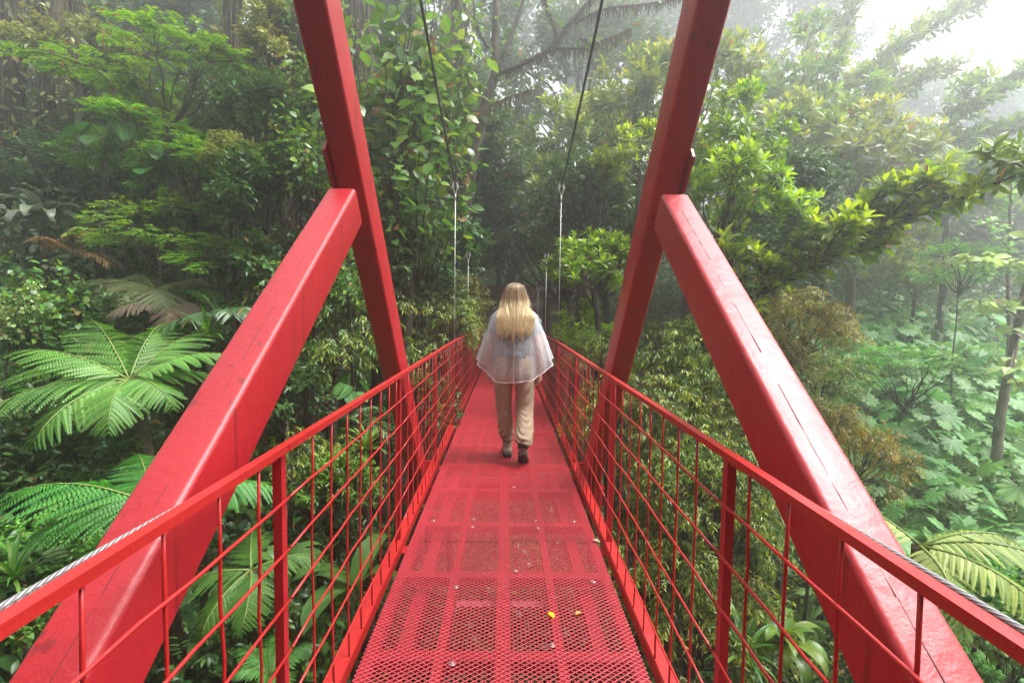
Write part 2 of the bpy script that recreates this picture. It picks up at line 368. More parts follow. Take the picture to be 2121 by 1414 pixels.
def pinna_tpl(m=16):
    """one fern pinna, 1 long, with m pairs of pinnules"""
    V = []; Q = []; U = []
    for i in range(m):
        t = .03+.95*i/m; l = .098*(1-.85*t**1.8)+.008; w = .9/m
        for sgn in (-1, 1):
            b = len(V); y = t
            V += [[0, y, 0], [0, y+w*.60, 0], [sgn*l, y+w*.95, -.02-.25*l], [sgn*l*.55, y-w*.02, -.005]]
            U += [[.5, t]]*2+[[.9, t]]*2
            Q.append([b, b+3, b+2, b+1] if sgn > 0 else [b, b+1, b+2, b+3])
    b = len(V); V += [[-.008, 0, .003], [.008, 0, .003], [.003, 1, 0], [-.003, 1, 0]]; U += [[.5, 0], [.5, 0], [.5, 1], [.5, 1]]; Q.append([b, b+1, b+2, b+3])
    V = np.array(V); V[:, 2] -= .22*V[:, 1]**2
    return (V, np.array(Q), [], np.array(U))
T_PINNA = pinna_tpl()

# ------------------------------------------------------------------ plant species (each gives a stems builder and a leaves builder)
def tints(rng, n, young=0.0):
    return np.stack([rng.random(n), np.clip(young, 0, 1)*np.ones(n), rng.random(n)], 1)

def crown(seed, R, nclus, ntwig, cr, tl, mode, tpl, ll, m=8, up=.6, young=.25, shell=.75, wid=1.0, low=-.35, twr=.004, flat=1.0, yz=None):
    """a leafy crown: branches run to clumps spread through an ellipsoid, twigs to leaf sprays in each clump"""
    rng = np.random.default_rng(seed); st, lf = MB(), MB(); R = np.asarray(R, float)
    base = np.array([0, 0, -R[2]])
    for c in range(nclus):
        while True:
            d = unit(rng.normal(size=3))
            if d[2] > low: break
        C = d*R*(shell+.3*rng.random()-.1); s = .75+.5*rng.random()
        st.tube(curve(base*(.6+.4*rng.random()), C-d*cr*.6*s, bend=np.array([0, 0, -.12*R[2]])+rng.normal(size=3)*.05*R, n=7, jit=.02*R[2], rng=rng), np.linspace(.016*R[2]+.006, twr*1.3, 7), 5)
        for k in range(int(ntwig*s*s)):
            e = unit(rng.normal(size=3)+d*.5); tip = C+e*cr*s*np.array([1, 1, flat])*rng.random()**.45
            dr = unit(e*.6+d*.5+np.array([0, 0, up])+rng.normal(size=3)*.25)
            b0 = tip-dr*tl
            st.tube(curve(C+(b0-C)*.15-d*cr*.3, tip, bend=rng.normal(size=3)*.03, n=4), [twr, twr*.8, twr*.6, twr*.4], 3, cap=False)
            hgt = (tip[2]/R[2]+1)/2
            yy = young*(rng.random() < .75)*(.4+.9*hgt)
            if mode == 'rosette':
                mm = m+rng.integers(-2, 3); i = np.arange(mm); az = i*2.4+rng.random()*6; f = (i+.5)/mm
                el = np.radians(78-72*f)+rng.normal(size=mm)*.15
                a = unit(np.cross(dr, [.3, .5, .8])); b = np.cross(dr, a)
                D = np.cos(el)[:, None]*(np.cos(az)[:, None]*a+np.sin(az)[:, None]*b)+np.sin(el)[:, None]*dr
                P = tip-dr*(.35*ll*f)[:, None]
                Nn = unit(dr*1.0-D*(D@dr)[:, None]+.15*rng.normal(size=(mm, 3)))
                L = ll*(.55+.5*np.sqrt(f))*(.8+.4*rng.random(mm))
                lf.stamp(tpl, P, D, Nn, L, wid, tints(rng, mm, np.clip(yy*1.8*(1-f*1.3), 0, 1)))
            elif mode == 'alt':
                mm = m+rng.integers(-2, 3); f = (np.arange(mm)+1)/mm; sg = np.where(np.arange(mm) % 2, 1, -1)
                sd = unit(np.cross(dr, [0, 0, 1])+rng.normal(size=3)*.25)
                D = sg[:, None]*sd*.9+dr*(.35+.6*f)[:, None]+np.array([0, 0, -.25])+.3*rng.normal(size=(mm, 3))
                Nn = unit(np.array([0, 0, 1.])+.35*rng.normal(size=(mm, 3)))
                L = ll*(.7+.5*rng.random(mm))*(1-.25*f)
                lf.stamp(tpl, b0+dr*tl*f[:, None], D, Nn, L, wid, tints(rng, mm, np.clip(yy*(f*1.6-.5), 0, 1)))
            elif mode == 'spray':   # flat feather of leaflets
                hd = unit(dr*np.array([1, 1, .25])); sd = unit(np.cross(hd, [0, 0, 1])); Ls = tl*(.8+.5*rng.random())
                f = np.repeat((np.arange(m)+.6)/m, 2); sg = np.tile([1, -1], m)
                P = tip+hd*(Ls*f)[:, None]+np.array([0, 0, -1])*(.30*Ls*f*f)[:, None]
                D = sg[:, None]*sd+hd*.45+np.array([0, 0, -.18])+.12*rng.normal(size=(2*m, 3))
                L = ll*(1.05-.55*np.abs(f-.45))*(.85+.3*rng.random(2*m))
                lf.stamp(tpl, P, D, unit(np.array([0, 0, 1.])+.2*rng.normal(size=(2*m, 3))), L, wid, tints(rng, 2*m, np.clip(yy*(.5+f), 0, 1)))
                st.tube(np.array([tip, tip+hd*Ls*.5+[0, 0, -.08*Ls], tip+hd*Ls+[0, 0, -.3*Ls]]), [.0025, .002, .001], 3, cap=False)
            elif mode == 'droop':   # arching twig hung with small leaves
                f = (np.arange(m)+.5)/m; Ls = tl*(.8+.6*rng.random()); hd = unit(e*np.array([1, 1, .2])+rng.normal(size=3)*.2)
                P = tip+hd*(Ls*f)[:, None]+np.array([0, 0, 1])*(Ls*(.35*f-.75*f*f))[:, None]
                D = np.where(np.arange(m) % 2, 1, -1)[:, None]*unit(np.cross(hd, [0, 0, 1]))*.7+hd*.6+np.array([0, 0, -.75])+.35*rng.normal(size=(m, 3))
                Nn = unit(np.array([0, 0, .8])+hd*.5+.4*rng.normal(size=(m, 3)))
                L = ll*(.7+.5*rng.random(m))
                lf.stamp(tpl, P, D, Nn, L, wid, tints(rng, m, np.clip(yy*(f*1.7-.25), 0, 1)))
                st.tube(P[[0, m//2, m-1]], [.0025, .002, .001], 3, cap=False)
    return st, lf

def stems_round(seed, H, nst, spread, ll, tpl, nl):
    """upright stems carrying large alternate leaves on stalks"""
    rng = np.random.default_rng(seed); st, lf = MB(), MB()
    for k in range(nst):
        a = rng.random()*6.28; rr = spread*math.sqrt(rng.random()); h = H*(.55+.5*rng.random())
        p0 = np.array([rr*.35*math.cos(a), rr*.35*math.sin(a), -H*.5]); p1 = np.array([rr*math.cos(a), rr*math.sin(a), -H*.5+h])
        P = curve(p0, p1, bend=rng.normal(size=3)*.08, n=9, jit=.015, rng=rng); st.tube(P, np.linspace(.014, .004, 9), 5)
        for q in range(nl):
            f = .22+.78*(q+rng.random())/nl; i = min(int(f*8), 7); b = P[i]+(P[i+1]-P[i])*(f*8-i)
            az = q*2.4+rng.normal()*.4; o = np.array([math.cos(az), math.sin(az), .25+.5*(f-.4)]); pl = .05+.28*rng.random()*(1.15-f)+.05
            e = b+o*pl; st.tube(curve(b, e, bend=(0, 0, -.012), n=4), [.004, .003, .0025, .002], 3, cap=False)
            for z in range(1+(rng.random() < .45)):
                D = unit(o*np.array([1, 1, .1])+np.array([0, 0, -.35])+.45*rng.normal(size=3))
                lf.stamp(tpl, e[None]+rng.normal(size=3)*.02*z, D[None], unit(np.array([0, 0, 1.])+.45*rng.normal(size=3))[None], ll*(.65+.6*rng.random()), .9+.25*rng.random(), tints(rng, 1, .7*(rng.random() < .2)))
    return st, lf

def rosette_plant(seed, n, L, tpl, el0=75, el1=5, arch=.5, seg=True, wid=1.0, young=.2):
    """leaves arching out of one base, each its own bent strip"""
    rng = np.random.default_rng(seed); st, lf = MB(), MB(); tv, tq, tt, tuv = tpl
    for i in range(n):
        f = (i+.5)/n; az = i*2.4+rng.normal()*.25; el = math.radians(el0+(el1-el0)*f+rng.normal()*6); l = L*(.7+.4*rng.random())
        V = tv.copy()*np.array([wid*l, l, l]); t = tv[:, 1]
        hx = np.array([math.cos(az), math.sin(az), 0]); sx = np.array([-math.sin(az), math.cos(az), 0])
        ar = arch*(.7+.6*rng.random()); th = el-ar*1.9*t*t          # bends over along its length
        n2 = 24; tt2 = np.linspace(0, 1, n2); th2 = el-ar*1.9*tt2**2
        cx = np.concatenate([[0], np.cumsum(np.cos(th2)[:-1])/(n2-1)]); cz = np.concatenate([[0], np.cumsum(np.sin(th2)[:-1])/(n2-1)])
        xx = np.interp(t, tt2, cx)*l; zz = np.interp(t, tt2, cz)*l
        nx = -np.sin(th); nz = np.cos(th); off = V[:, 2]
        W = hx[None]*(xx+nx*off)[:, None]+sx[None]*V[:, 0:1]+np.array([0, 0, 1.])[None]*(zz+nz*off)[:, None]
        lf.add(W, tq, tt if len(tt) else None, tuv, tints(rng, 1, young*(rng.random() < .4))[0])
    return st, lf

def frond_into(st, lf, rng, base, az, el, L, arch=.9, npairs=24, wid=.34, tip_age=0.0, stipe=.10):
    """one bipinnate frond: an arching rachis with paired pinnae"""
    n2 = 30; tt = np.linspace(0, 1, n2); th = el-arch*1.7*tt**1.6
    cx = np.concatenate([[0], np.cumsum(np.cos(th)[:-1])])/(n2-1)*L; cz = np.concatenate([[0], np.cumsum(np.sin(th)[:-1])])/(n2-1)*L
    hx = np.array([math.cos(az), math.sin(az), 0]); sx = np.array([-math.sin(az), math.cos(az), 0]); zz = np.array([0, 0, 1.])
    twist = rng.normal()*.12
    P = np.asarray(base)+hx*cx[:, None]+zz*cz[:, None]+sx*(twist*tt*tt*L*.5)[:, None]
    st.tube(P[::3], np.linspace(.011, .002, len(P[::3])), 5, tint=[.5, .6, 0])
    f = stipe+(1-stipe-.01)*(np.arange(npairs)/(npairs-1))
    for sg in (-1, 1):
        b = np.stack([np.interp(f, tt, P[:, k]) for k in range(3)], 1)
        thf = np.interp(f, tt, th); T = hx*np.cos(thf)[:, None]+zz*np.sin(thf)[:, None]
        up = -hx*np.sin(thf)[:, None]+zz*np.cos(thf)[:, None]
        pl = wid*L*np.sin(np.pi*np.clip(.10+.88*f, 0, 1)**.75)**.8*(.93+.14*rng.random(npairs))+.02*L
        D = sg*sx*np.cos(.42+.5*f)[:, None]+T*np.sin(.42+.5*f)[:, None]*1.0-zz*.16+.05*rng.normal(size=(npairs, 3))
        lf.stamp(T_PINNA, b, D, up+.08*rng.normal(size=(npairs, 3)), pl, 1.0, tints(rng, npairs, tip_age*(rng.random(npairs) < .4))*np.array([1, 1, .5]))

def fern_crown(seed, n, L, el=(55, 12), arch=.75, npairs=24, wid=.34, azs=None, els=None, arcs=None):
    rng = np.random.default_rng(seed); st, lf = MB(), MB()
    for i in range(n):
        az = azs[i] if azs else i*2.399+rng.normal()*.2
        e = els[i] if els else math.radians(el[0]+(el[1]-el[0])*((i*.618) % 1)+rng.normal()*5)
        frond_into(st, lf, rng, (0, 0, 0), az, e, L*(.85+.25*rng.random()), arcs[i] if arcs else arch*(.8+.4*rng.random()), npairs, wid, .35)
    return st, lf

def palm_crown(seed, n, L, tpl=None, pairs=20, ll=.34, arch=.7, el=(65, 5)):
    rng = np.random.default_rng(seed); st, lf = MB(), MB()
    for i in range(n):
        az = i*2.4+rng.normal()*.2; e = math.radians(el[0]+(el[1]-el[0])*((i*.618) % 1)); n2 = 24
        tt = np.linspace(0, 1, n2); th = e-arch*1.6*tt**1.5; l = L*(.8+.3*rng.random())
        hx = np.array([math.cos(az), math.sin(az), 0]); sx = np.array([-math.sin(az), math.cos(az), 0])
        P = hx*(np.concatenate([[0], np.cumsum(np.cos(th)[:-1])])/(n2-1)*l)[:, None]+np.array([0, 0, 1.])*(np.concatenate([[0], np.cumsum(np.sin(th)[:-1])])/(n2-1)*l)[:, None]
        st.tube(P[::3], np.linspace(.010, .003, 8), 4, tint=[.5, .4, 0])
        f = np.repeat(.2+.79*np.arange(pairs)/pairs, 2); sg = np.tile([1, -1], pairs)
        b = np.stack([np.interp(f, tt, P[:, k]) for k in range(3)], 1); thf = np.interp(f, tt, th)
        T = hx*np.cos(thf)[:, None]+np.array([0, 0, 1.])*np.sin(thf)[:, None]
        D = sg[:, None]*sx*.8+T*.8+np.array([0, 0, -.12])+.08*rng.normal(size=(2*pairs, 3))
        lf.stamp(T_LANC, b, D, np.array([0, 0, 1.])-.5*sg[:, None]*sx, ll*l*(1-.5*np.abs(f-.5))*(.9+.2*rng.random(2*pairs)), .55, tints(rng, 2*pairs, 0))
    return st, lf

def lobed_plant(seed, n=9, H=.9, ll=.42):
    """a herb of large lobed leaves held flat on long stalks, one above the other"""
    rng = np.random.default_rng(seed); st, lf = MB(), MB()
    st.tube(curve((0, 0, -H), (0, 0, H*.1), bend=(.03, .02, 0), n=6), np.linspace(.02, .012, 6), 6)
    for i in range(n):
        f = (i+.5)/n; az = i*2.4+rng.normal()*.3; o = np.array([math.cos(az), math.sin(az), 0]); b = np.array([0, 0, -H*.75+.85*H*f])
        e = b+o*(.20+.42*(1-f)+.12*rng.random())*H+np.array([0, 0, .22*H])
        st.tube(curve(b, e, bend=o*.03, n=5), np.linspace(.008, .004, 5), 4, cap=False, tint=[.5, .3, 0])
        D = unit(o+np.array([0, 0, -.45-.25*rng.random()])+.2*rng.normal(size=3))
        lf.stamp(T_LOBE, e[None]-D*.1*ll, D[None], unit(np.array([0, 0, 1.])+o*.5+.2*rng.normal(size=3))[None], ll*(.75+.5*rng.random()), 1.0, tints(rng, 1, .6*(rng.random() < .08)))
    return st, lf

def bigleaf_plant(seed, n=9, L=.36, tpl=None, H=.6):
    rng = np.random.default_rng(seed); st, lf = MB(), MB()
    for i in range(n):
        az = i*2.4+rng.normal()*.3; o = np.array([math.cos(az), math.sin(az), 0]); h = H*(.3+.8*rng.random())
        e = o*(.12+.3*rng.random())*H*1.2+np.array([0, 0, h-H*.5]); st.tube(curve((0, 0, -H*.6), e, bend=o*-.05+np.array([0, 0, .05]), n=6), np.linspace(.009, .005, 6), 4, cap=False)
        D = unit(o*.75+np.array([0, 0, -.55])+.25*rng.normal(size=3))
        lf.stamp(tpl or T_HEART, e[None], D[None], unit(np.array([0, 0, .8])+o*.7+.2*rng.normal(size=3))[None], L*(.7+.5*rng.random()), 1.0, tints(rng, 1, .5*(rng.random() < .12)))
    return st, lf

SPECIES = {}
def species(key, builders, stem_mat, leaf_m):
    SPECIES[key] = [(st.mesh(key+"_stems", stem_mat), lf.mesh(key+"_leaves", leaf_m, smooth=True)) for st, lf in builders]
def recolour(key, src, leaf_m, stem_mat=None):
    out = []
    for st, lf in SPECIES[src]:
        l2 = lf.copy(); l2.materials.clear(); l2.materials.append(leaf_m); s2 = st
        if stem_mat: s2 = st.copy(); s2.materials.clear(); s2.materials.append(stem_mat)
        out.append((s2, l2))
    SPECIES[key] = out

# ------------------------------------------------------------------ ground
def build_ground():
    xs = np.concatenate([np.linspace(-75, -16, 30), np.linspace(-15.5, 15.5, 125), np.linspace(16, 75, 30)])
    ys = np.concatenate([np.linspace(-60, -5, 20), np.linspace(-4.5, 24, 115), np.linspace(25, 80, 30)])
    X, Y = np.meshgrid(xs, ys); Z = np.minimum(ground_z(X, Y), 9)
    nx, ny = len(xs), len(ys); i = np.arange(ny-1)[:, None]*nx+np.arange(nx-1)[None]
    m = MB(); m.add(np.stack([X, Y, Z], -1).reshape(-1, 3), np.stack([i, i+1, i+nx+1, i+nx], -1).reshape(-1, 4))
    tag(link("ground", m.mesh("ground", SOIL)), kind='structure')
build_ground()
# bare reddish earth cut where the bridge lands on the far bank
m = MB(); rng = np.random.default_rng(3)
u = np.linspace(0, 1, 26); v = np.linspace(0, 1, 16); U, V = np.meshgrid(u, v)
EX = -3.0+7.0*U; EZ = -1.2+3.6*V; EY = 19.2+1.3*V**1.5+.5*np.sin(U*7)+.16*rng.normal(size=U.shape)
i = np.arange(15)[:, None]*26+np.arange(25)[None]
m.add(np.stack([EX, EY, EZ], -1).reshape(-1, 3), np.stack([i, i+1, i+27, i+26], -1).reshape(-1, 4))
tag(link("earth_bank", m.mesh("earth_bank", EARTH)), kind='structure')

# ------------------------------------------------------------------ the footbridge
W2, RX, RZ = 0.583, 0.63, 1.05
BAY = 1.575
POSTS = [-1.755+BAY*k for k in range(14)]
def zb(y): return -0.014*max(0.0, y-6.1)
bridge = empty("footbridge")
tag(bridge, "red painted steel suspension footbridge with an expanded metal deck and mesh railings", "footbridge")

def expanded_metal():
    m = MB(); lw, sw = .0364, .0250; n = int(round(2*W2/(lw/2))); rows = int(round((BAY-.012)/(sw/2)))
    xs = np.linspace(-W2, W2, n+1); par = np.arange(n+1) % 2
    prof = np.array([[-.0022, -.0007], [.0022, .0002], [.0022, .0023], [-.0022, .0013]])
    for j in range(rows):
        p = par if j % 2 == 0 else 1-par
        y = -BAY/2+.005+(j+p)*(BAY-.010)/rows
        V = np.stack([np.repeat(xs, 4), np.repeat(y, 4)+np.tile(prof[:, 0], n+1), np.tile(prof[:, 1], n+1)], 1)
        i = np.arange(n)[:, None]*4; k = np.arange(4)[None]; k2 = (k+1) % 4
        m.add(V, np.stack([i+k, i+k2, i+4+k2, i+4+k], -1).reshape(-1, 4))
    return m.mesh("deck_panel", REDD, smooth=False)
deck_me = expanded_metal()
sub = MB()
for x, wd, z, hh in ((0.0, .070, -.028, .05), (-.262, .040, -.028, .05), (.245, .040, -.028, .05), (-.555, .05, -.028, .05), (.555, .05, -.028, .05)):
    sub.box((x, 0, z), (wd, BAY, hh))
for x in (-.45, .45): sub.box((x, 0, -.15), (.07, BAY, .10))
frame_me = sub.mesh("deck_frame", REDD, smooth=False)
beam = MB(); beam.box((0, 0, -.0295), (1.15, .062, .049))
beam_me = beam.mesh("cross_beam", REDD, smooth=False)
bar = MB()
for s in (-1, 1): bar.box((s*.142, 0, -.075), (.205, .05, .006))
bar_me = bar.mesh("tie_plate", paint_mat("pale_red_plate", (.46, .13, .16), drip=False), smooth=False)
bolt = MB()
bolt.tube([(0, 0, .0042), (0, 0, .0062)], .015, 14); bolt.tube([(0, 0, .0062), (0, 0, .011)], .0075, 6)
bolt_me = bolt.mesh("deck_bolt", simple_mat("bolt_steel", (.46, .22, .22), rough=.4, metal=.3))
rng = np.random.default_rng(11)
for k in range(13):
    y = POSTS[k]+BAY/2; a = math.atan2(zb(POSTS[k+1])-zb(POSTS[k]), BAY)
    p = link("deck_panel", deck_me, bridge, (0, y, zb(y))); p.rotation_euler = (a, 0, 0)
    q = link("deck_frame", frame_me, p, (0, 0, 0))
for k in range(-6, 26):
    y = 1.976+.632*k
    if y < -1.6 or y > 18.4: continue
    link("cross_beam", beam_me, bridge, (0, y, zb(y)-.001))
    if k % 3 == 1 and y < 9: link("tie_plate", bar_me, bridge, (0, y-.16, zb(y)))
for px, py in ((936, 1376), (1143, 1338), (1067, 1183), (1228, 1206), (944, 1217), (1063, 1010), (980, 1076), (978, 1092), (1108, 1079), (1113, 1095), (1188, 1081), (897, 1079)):
    v = _f+(px-1060.5)/F_PX*CR-(py-707)/F_PX*CU; t = -CAM[2]/v[2]; P = CAM+t*v
    link("deck_bolt", bolt_me, bridge, (P[0], P[1], 0))

# railings: one per side, with posts, rod panels and bottom angle
for s in (-1, 1):
    rail = MB(); low = MB()
    for k in range(13):
        y0, y1 = POSTS[k], POSTS[k+1]; z0, z1 = zb(y0), zb(y1); Lb = math.hypot(y1-y0, z1-z0); a = math.atan2(z1-z0, y1-y0)
        Rm = np.array([[1, 0, 0], [0, math.cos(a), -math.sin(a)], [0, math.sin(a), math.cos(a)]])
        c = np.array([0, (y0+y1)/2, (z0+z1)/2])
        rail.box(c+[s*(RX+.004), 0, RZ], (.026, Lb-.002, .006), Rm)           # angle iron: flat top
        rail.box(c+[s*(RX+.0145), 0, RZ-.0140], (.005, Lb-.002, .022), Rm)    # and its outer leg
        rail.box(c+[s*(RX-.003), 0, RZ-.0105], (.011, Lb-.004, .015), Rm)     # flat bar the rods are welded to
        low.box(c+[s*(RX+.024), 0, .012], (.052, Lb-.002, .007), Rm)
        low.box(c+[s*(RX-.002), 0, -.022], (.008, Lb-.002, .060), Rm)
    R = link("railing", rail.mesh("railing", RED2, smooth=False), bridge)
    link("bottom_rail", low.mesh("bottom_rail", RED2, smooth=False), R)
    pm = MB(); pm.box((s*(RX+.021), 0, RZ/2-.055), (.026, .030, RZ+.055))
    pm.box((s*(RX+.01), 0, -.055), (.10, .09, .008))
    pme = pm.mesh("post", RED, smooth=False)
    rm = MB(); rr = np.random.default_rng(5+s)
    for i in range(9):
        y = -BAY/2+BAY*(i+.0)/9+.02
        if i == 0: continue
        P = curve((s*(RX+.001), y, -.02), (s*(RX+.001), y, RZ-.006), n=9, bend=(s*.004, rr.normal()*.004, 0), jit=.0015, rng=rr)
        rm.tube(P, .0041, 7, wob=.12, rng=rr)
    for i in range(6):
        z = RZ-.152*(i+1)
        P = curve((s*(RX-.007), -BAY/2+.004, z), (s*(RX-.007), BAY/2-.004, z), n=12, bend=(s*.003, 0, rr.normal()*.004), jit=.0015, rng=rr)
        rm.tube(P, .0042, 7, wob=.05, rng=rr)
    rme = rm.mesh("rod_panel", RED2)
    for k in range(14):
        link("post", pme, R, (0, POSTS[k], zb(POSTS[k])))
        if k < 13:
            y = POSTS[k]+BAY/2; o = link("rod_panel", rme, R, (0, y, zb(y))); o.rotation_euler = (math.atan2(zb(POSTS[k+1])-zb(POSTS[k]), BAY), 0, 0)

# the A-shaped tower frames: a leg leaning back over the walkway and a brace running back down
def bevel_beam(name, p0, p1, wx, h, mat, cham=.016, x=0.0, seam=False):
    """rounded square tube lying in a vertical plane x = const; p = (y,z) of its centre line"""
    p0 = np.array(p0); p1 = np.array(p1); d = (p1-p0)/np.linalg.norm(p1-p0); nrm = np.array([-d[1], d[0]])
    pr = []
    for sx, sn in ((1, 1), (-1, 1), (-1, -1), (1, -1)):
        for a in (0, 22.5, 45, 67.5, 90):
            b = math.radians(a+{(1, 1): 0, (-1, 1): 90, (-1, -1): 180, (1, -1): 270}[(sx, sn)])
            pr.append((sx*(wx/2-cham)+cham*math.cos(b), sn*(h/2-cham)+cham*math.sin(b)))
    pr = np.array(pr); k = len(pr); m = MB(); rings = []
    for p in (p0, p1):
        rings.append(np.stack([x+pr[:, 0], p[0]+nrm[0]*pr[:, 1], p[1]+nrm[1]*pr[:, 1]], 1))
    V = np.concatenate(rings); i = np.arange(k); i2 = (i+1) % k
    m.add(V, np.stack([i, i2, k+i2, k+i], 1))
    for r in (0, 1):
        c = V[r*k:(r+1)*k].mean(0); m.add(np.concatenate([V[r*k:(r+1)*k], [c]]), None, [[a, b, k] if r else [b, a, k] for a, b in zip(i, i2)])
    if seam:   # weld bead along the upper face, broken into short runs
        rg = np.random.default_rng(7); t = .03
        Lt = np.linalg.norm(p1-p0)
        while t < .97:
            l = .03+.12*rg.random(); a = p0+(p1-p0)*t; b = p0+(p1-p0)*min(.99, t+l)
            n_ = max(6, int(l*Lt/.02)); pp = np.stack([np.full(n_, x+seam)+rg.normal(size=n_)*.0012, np.linspace(a[0], b[0], n_)+nrm[0]*(h/2), np.linspace(a[1], b[1], n_)+nrm[1]*(h/2)], 1)
            m.tube(pp, .0046*(.7+.7*rg.random(n_)), 6); t += l+.006+.03*rg.random()*(rg.random() < .4)
    o_me = m.mesh(name, mat, smooth=True)
    return o_me
TX = 0.787; TW = .135
for s in (-1, 1):
    # leg centre line, from below the deck up over the camera
    leg_me = bevel_beam("tower_leg", (4.55, -.27), (1.05, 3.93), TW, .205, RED, x=s*TX)
    leg = link("tower_leg", leg_me, bridge)
    br_me = bevel_beam("brace", (2.42, 1.925), (-.55, -.36), TW-.004, .185, RED, x=s*TX, seam=-s*.018)
    bro = link("brace", br_me, leg)
    sm = MB(); rg = np.random.default_rng(17+s); p0, p1 = np.array([2.42, 1.925]), np.array([-.55, -.36]); dd = (p1-p0)/np.linalg.norm(p1-p0); nn_ = np.array([dd[1], -dd[0]]) if dd[0] < 0 else np.array([-dd[1], dd[0]])
    if nn_[1] < 0: nn_ = -nn_
    t = .04
    while t < .9:   # dark cracks where the weld has opened
        l = .05+.16*rg.random(); n_ = 14; tt_ = np.linspace(t, min(.95, t+l), n_); q = p0+(p1-p0)*tt_[:, None]+nn_*(.0925-.0009)
        sm.tube(np.stack([np.full(n_, s*TX-s*.012)+np.cumsum(rg.normal(size=n_))*.0006, q[:, 0], q[:, 1]], 1), (.0018 if s > 0 else .0011)*(.5+rg.random(n_)), 6); t += l+.05*rg.random()
    link("seam", sm.mesh("seam", simple_mat("dark_seam", (.06, .006, .010), rough=.7)), bro)
    g = MB()   # gusset plate on the outside of the joint
    yz = [(2.375, 2.215), (2.345, 2.17), (2.46, 2.03), (2.53, 2.03), (2.60, 2.10), (2.45, 2.22)]
    xo = s*(TX+TW/2+.002); n = len(yz)
    V = [(xo, a, b) for a, b in yz]+[(xo+s*.012, a, b) for a, b in yz]
    F = [[0, i, i+1] for i in range(1, n-1)]+[[n, n+i+1, n+i] for i in range(1, n-1)]
    g.add(V, [[i, n+i, n+(i+1) % n, (i+1) % n] for i in range(n)], F)
    link("gusset_plate", g.mesh("gusset_plate", RED, smooth=False), leg)
    wl = MB()  # splice weld round the leg
    c = np.array([2.04, 2.742]); d = np.array([-.640, .768]); nr = np.array([-d[1], d[0]])
    q = [(s*TX+a*(TW/2+.001), c[0]+nr[0]*b*.1035, c[1]+nr[1]*b*.1035) for a, b in ((-1, -1), (1, -1), (1, 1), (-1, 1), (-1, -1))]
    wl.tube(smoothpath(q, 5), .005, 6, cap=False)
    link("weld", wl.mesh("weld", RED), leg)
    ft = MB(); ft.box((s*(TX-.05), 4.50, -.24), (.34, .34, .16)); ft.box((s*(TX-.02), 4.36, -.10), (.20, .03, .34))
    link("foot_plate", ft.mesh("foot_plate", RED, smooth=False), leg)
cb = MB(); cb.box((0, 4.52, -.24), (1.5, .16, .16)); link("tower_cross_beam", cb.mesh("tower_cross_beam", RED, smooth=False), bridge)
cb = MB(); cb.box((0, 1.16, 3.80), (1.44, .14, .14)); link("tower_cross_beam", cb.mesh("tower_cross_beam.top", RED, smooth=False), bridge)

HY = [6.15, 8.25, 10.35, 12.45, 14.55]
def cable_z(y): return 1.40+.0172*(15.6-y)**2 if y < 15.6 else 1.40+.01*(y-15.6)
for s in (-1, 1):
    ys = np.concatenate([np.linspace(1.25, 6.15, 12), np.linspace(6.4, 18.6, 30)])
    xs = [s*(RX+.02+.075*max(0, (6.15-y)/5)) for y in ys]
    P = np.stack([xs, ys, [min(cable_z(y)+(.0 if y > 4 else .02*(4-y)**2*0), 9) for y in ys]], 1)
    m = MB(); m.tube(P, .0125, 10); link("main_cable", m.mesh("main_cable", DARKCABLE), bridge)
    for y in HY:
        x = s*(RX+.02); z1 = cable_z(y); z0 = zb(y)+RZ-.05
        m = MB(); m.tube([(x, y, z0), (x, y, z1-.14)], .0046, 8)
        m.tube([(x, y, z1-.17), (x, y, z1-.10)], .0090, 8)
        h = link("hanger", m.mesh("hanger", HANGC), bridge)
        c = MB()
        c.tube(smoothpath([(x, y, z1-.11), (x-.018, y, z1-.05), (x-.020, y, z1+.012), (x, y, z1+.024), (x+.020, y, z1+.012), (x+.018, y, z1-.05), (x, y, z1-.11)], 26), .0055, 7, cap=False)
        for e in (-1, 1):
            c.tube([(x+e*.032, y-.02, z1-.005), (x+e*.032, y+.02, z1-.005)], .012, 6); c.box((x+e*.026, y, z1-.012), (.016, .05, .05))
            c.box((x+e*.024, y, z1+.034), (.012, .02, .022))
        link("clamp", c.mesh("clamp", CLAMP, smooth=False), h)
    P = smoothpath([(s*(RX+.065), -1.8, 1.10), (s*(RX+.034), -.3, 1.066), (s*(RX+.026), .5, 1.055), (s*(RX+.024), .85, 1.048), (s*(RX+.024), 1.15, 1.034), (s*(RX+.024), 1.38, 1.012)], 50)
    m = MB(); m.tube(P, .0055, 14); link("stay_cable", m.mesh("stay_cable", STEEL), bridge)
    m = MB(); m.tube(P[-5:], .0075, 10); link("cable_sleeve", m.mesh("cable_sleeve", RED), bridge)

# small things lying on the deck
def deck_pt(px, py):
    v = _f+(px-1060.5)/F_PX*CR-(py-707)/F_PX*CU; return CAM+v*((.008-CAM[2])/v[2])
def fallen_leaf(px, py, L, rz, mat, label, tilt=.3):
    m = MB(); m.stamp(T_ELL, [[0, -L/2, 0]], [[0, 1, 0]], [[0, 0, 1]], L, 1.5, np.array([[.6, .2, 0]]))
    o = link("fallen_leaf", m.mesh("fallen_leaf", mat)); P = deck_pt(px, py); o.location = (P[0], P[1], .012); o.rotation_euler = (tilt, .15, rz); tag(o, label, "leaf")
G_YEL = leaf_mat("yellow_leaf", (.55, .36, .01), (.70, .46, .01), (.7, .4, .02))
G_TAN = leaf_mat("tan_leaf", (.34, .16, .05), (.46, .24, .08), (.4, .2, .1))
G_CREAM = leaf_mat("cream_leaf", (.60, .52, .40), (.70, .62, .5), (.6, .5, .4))
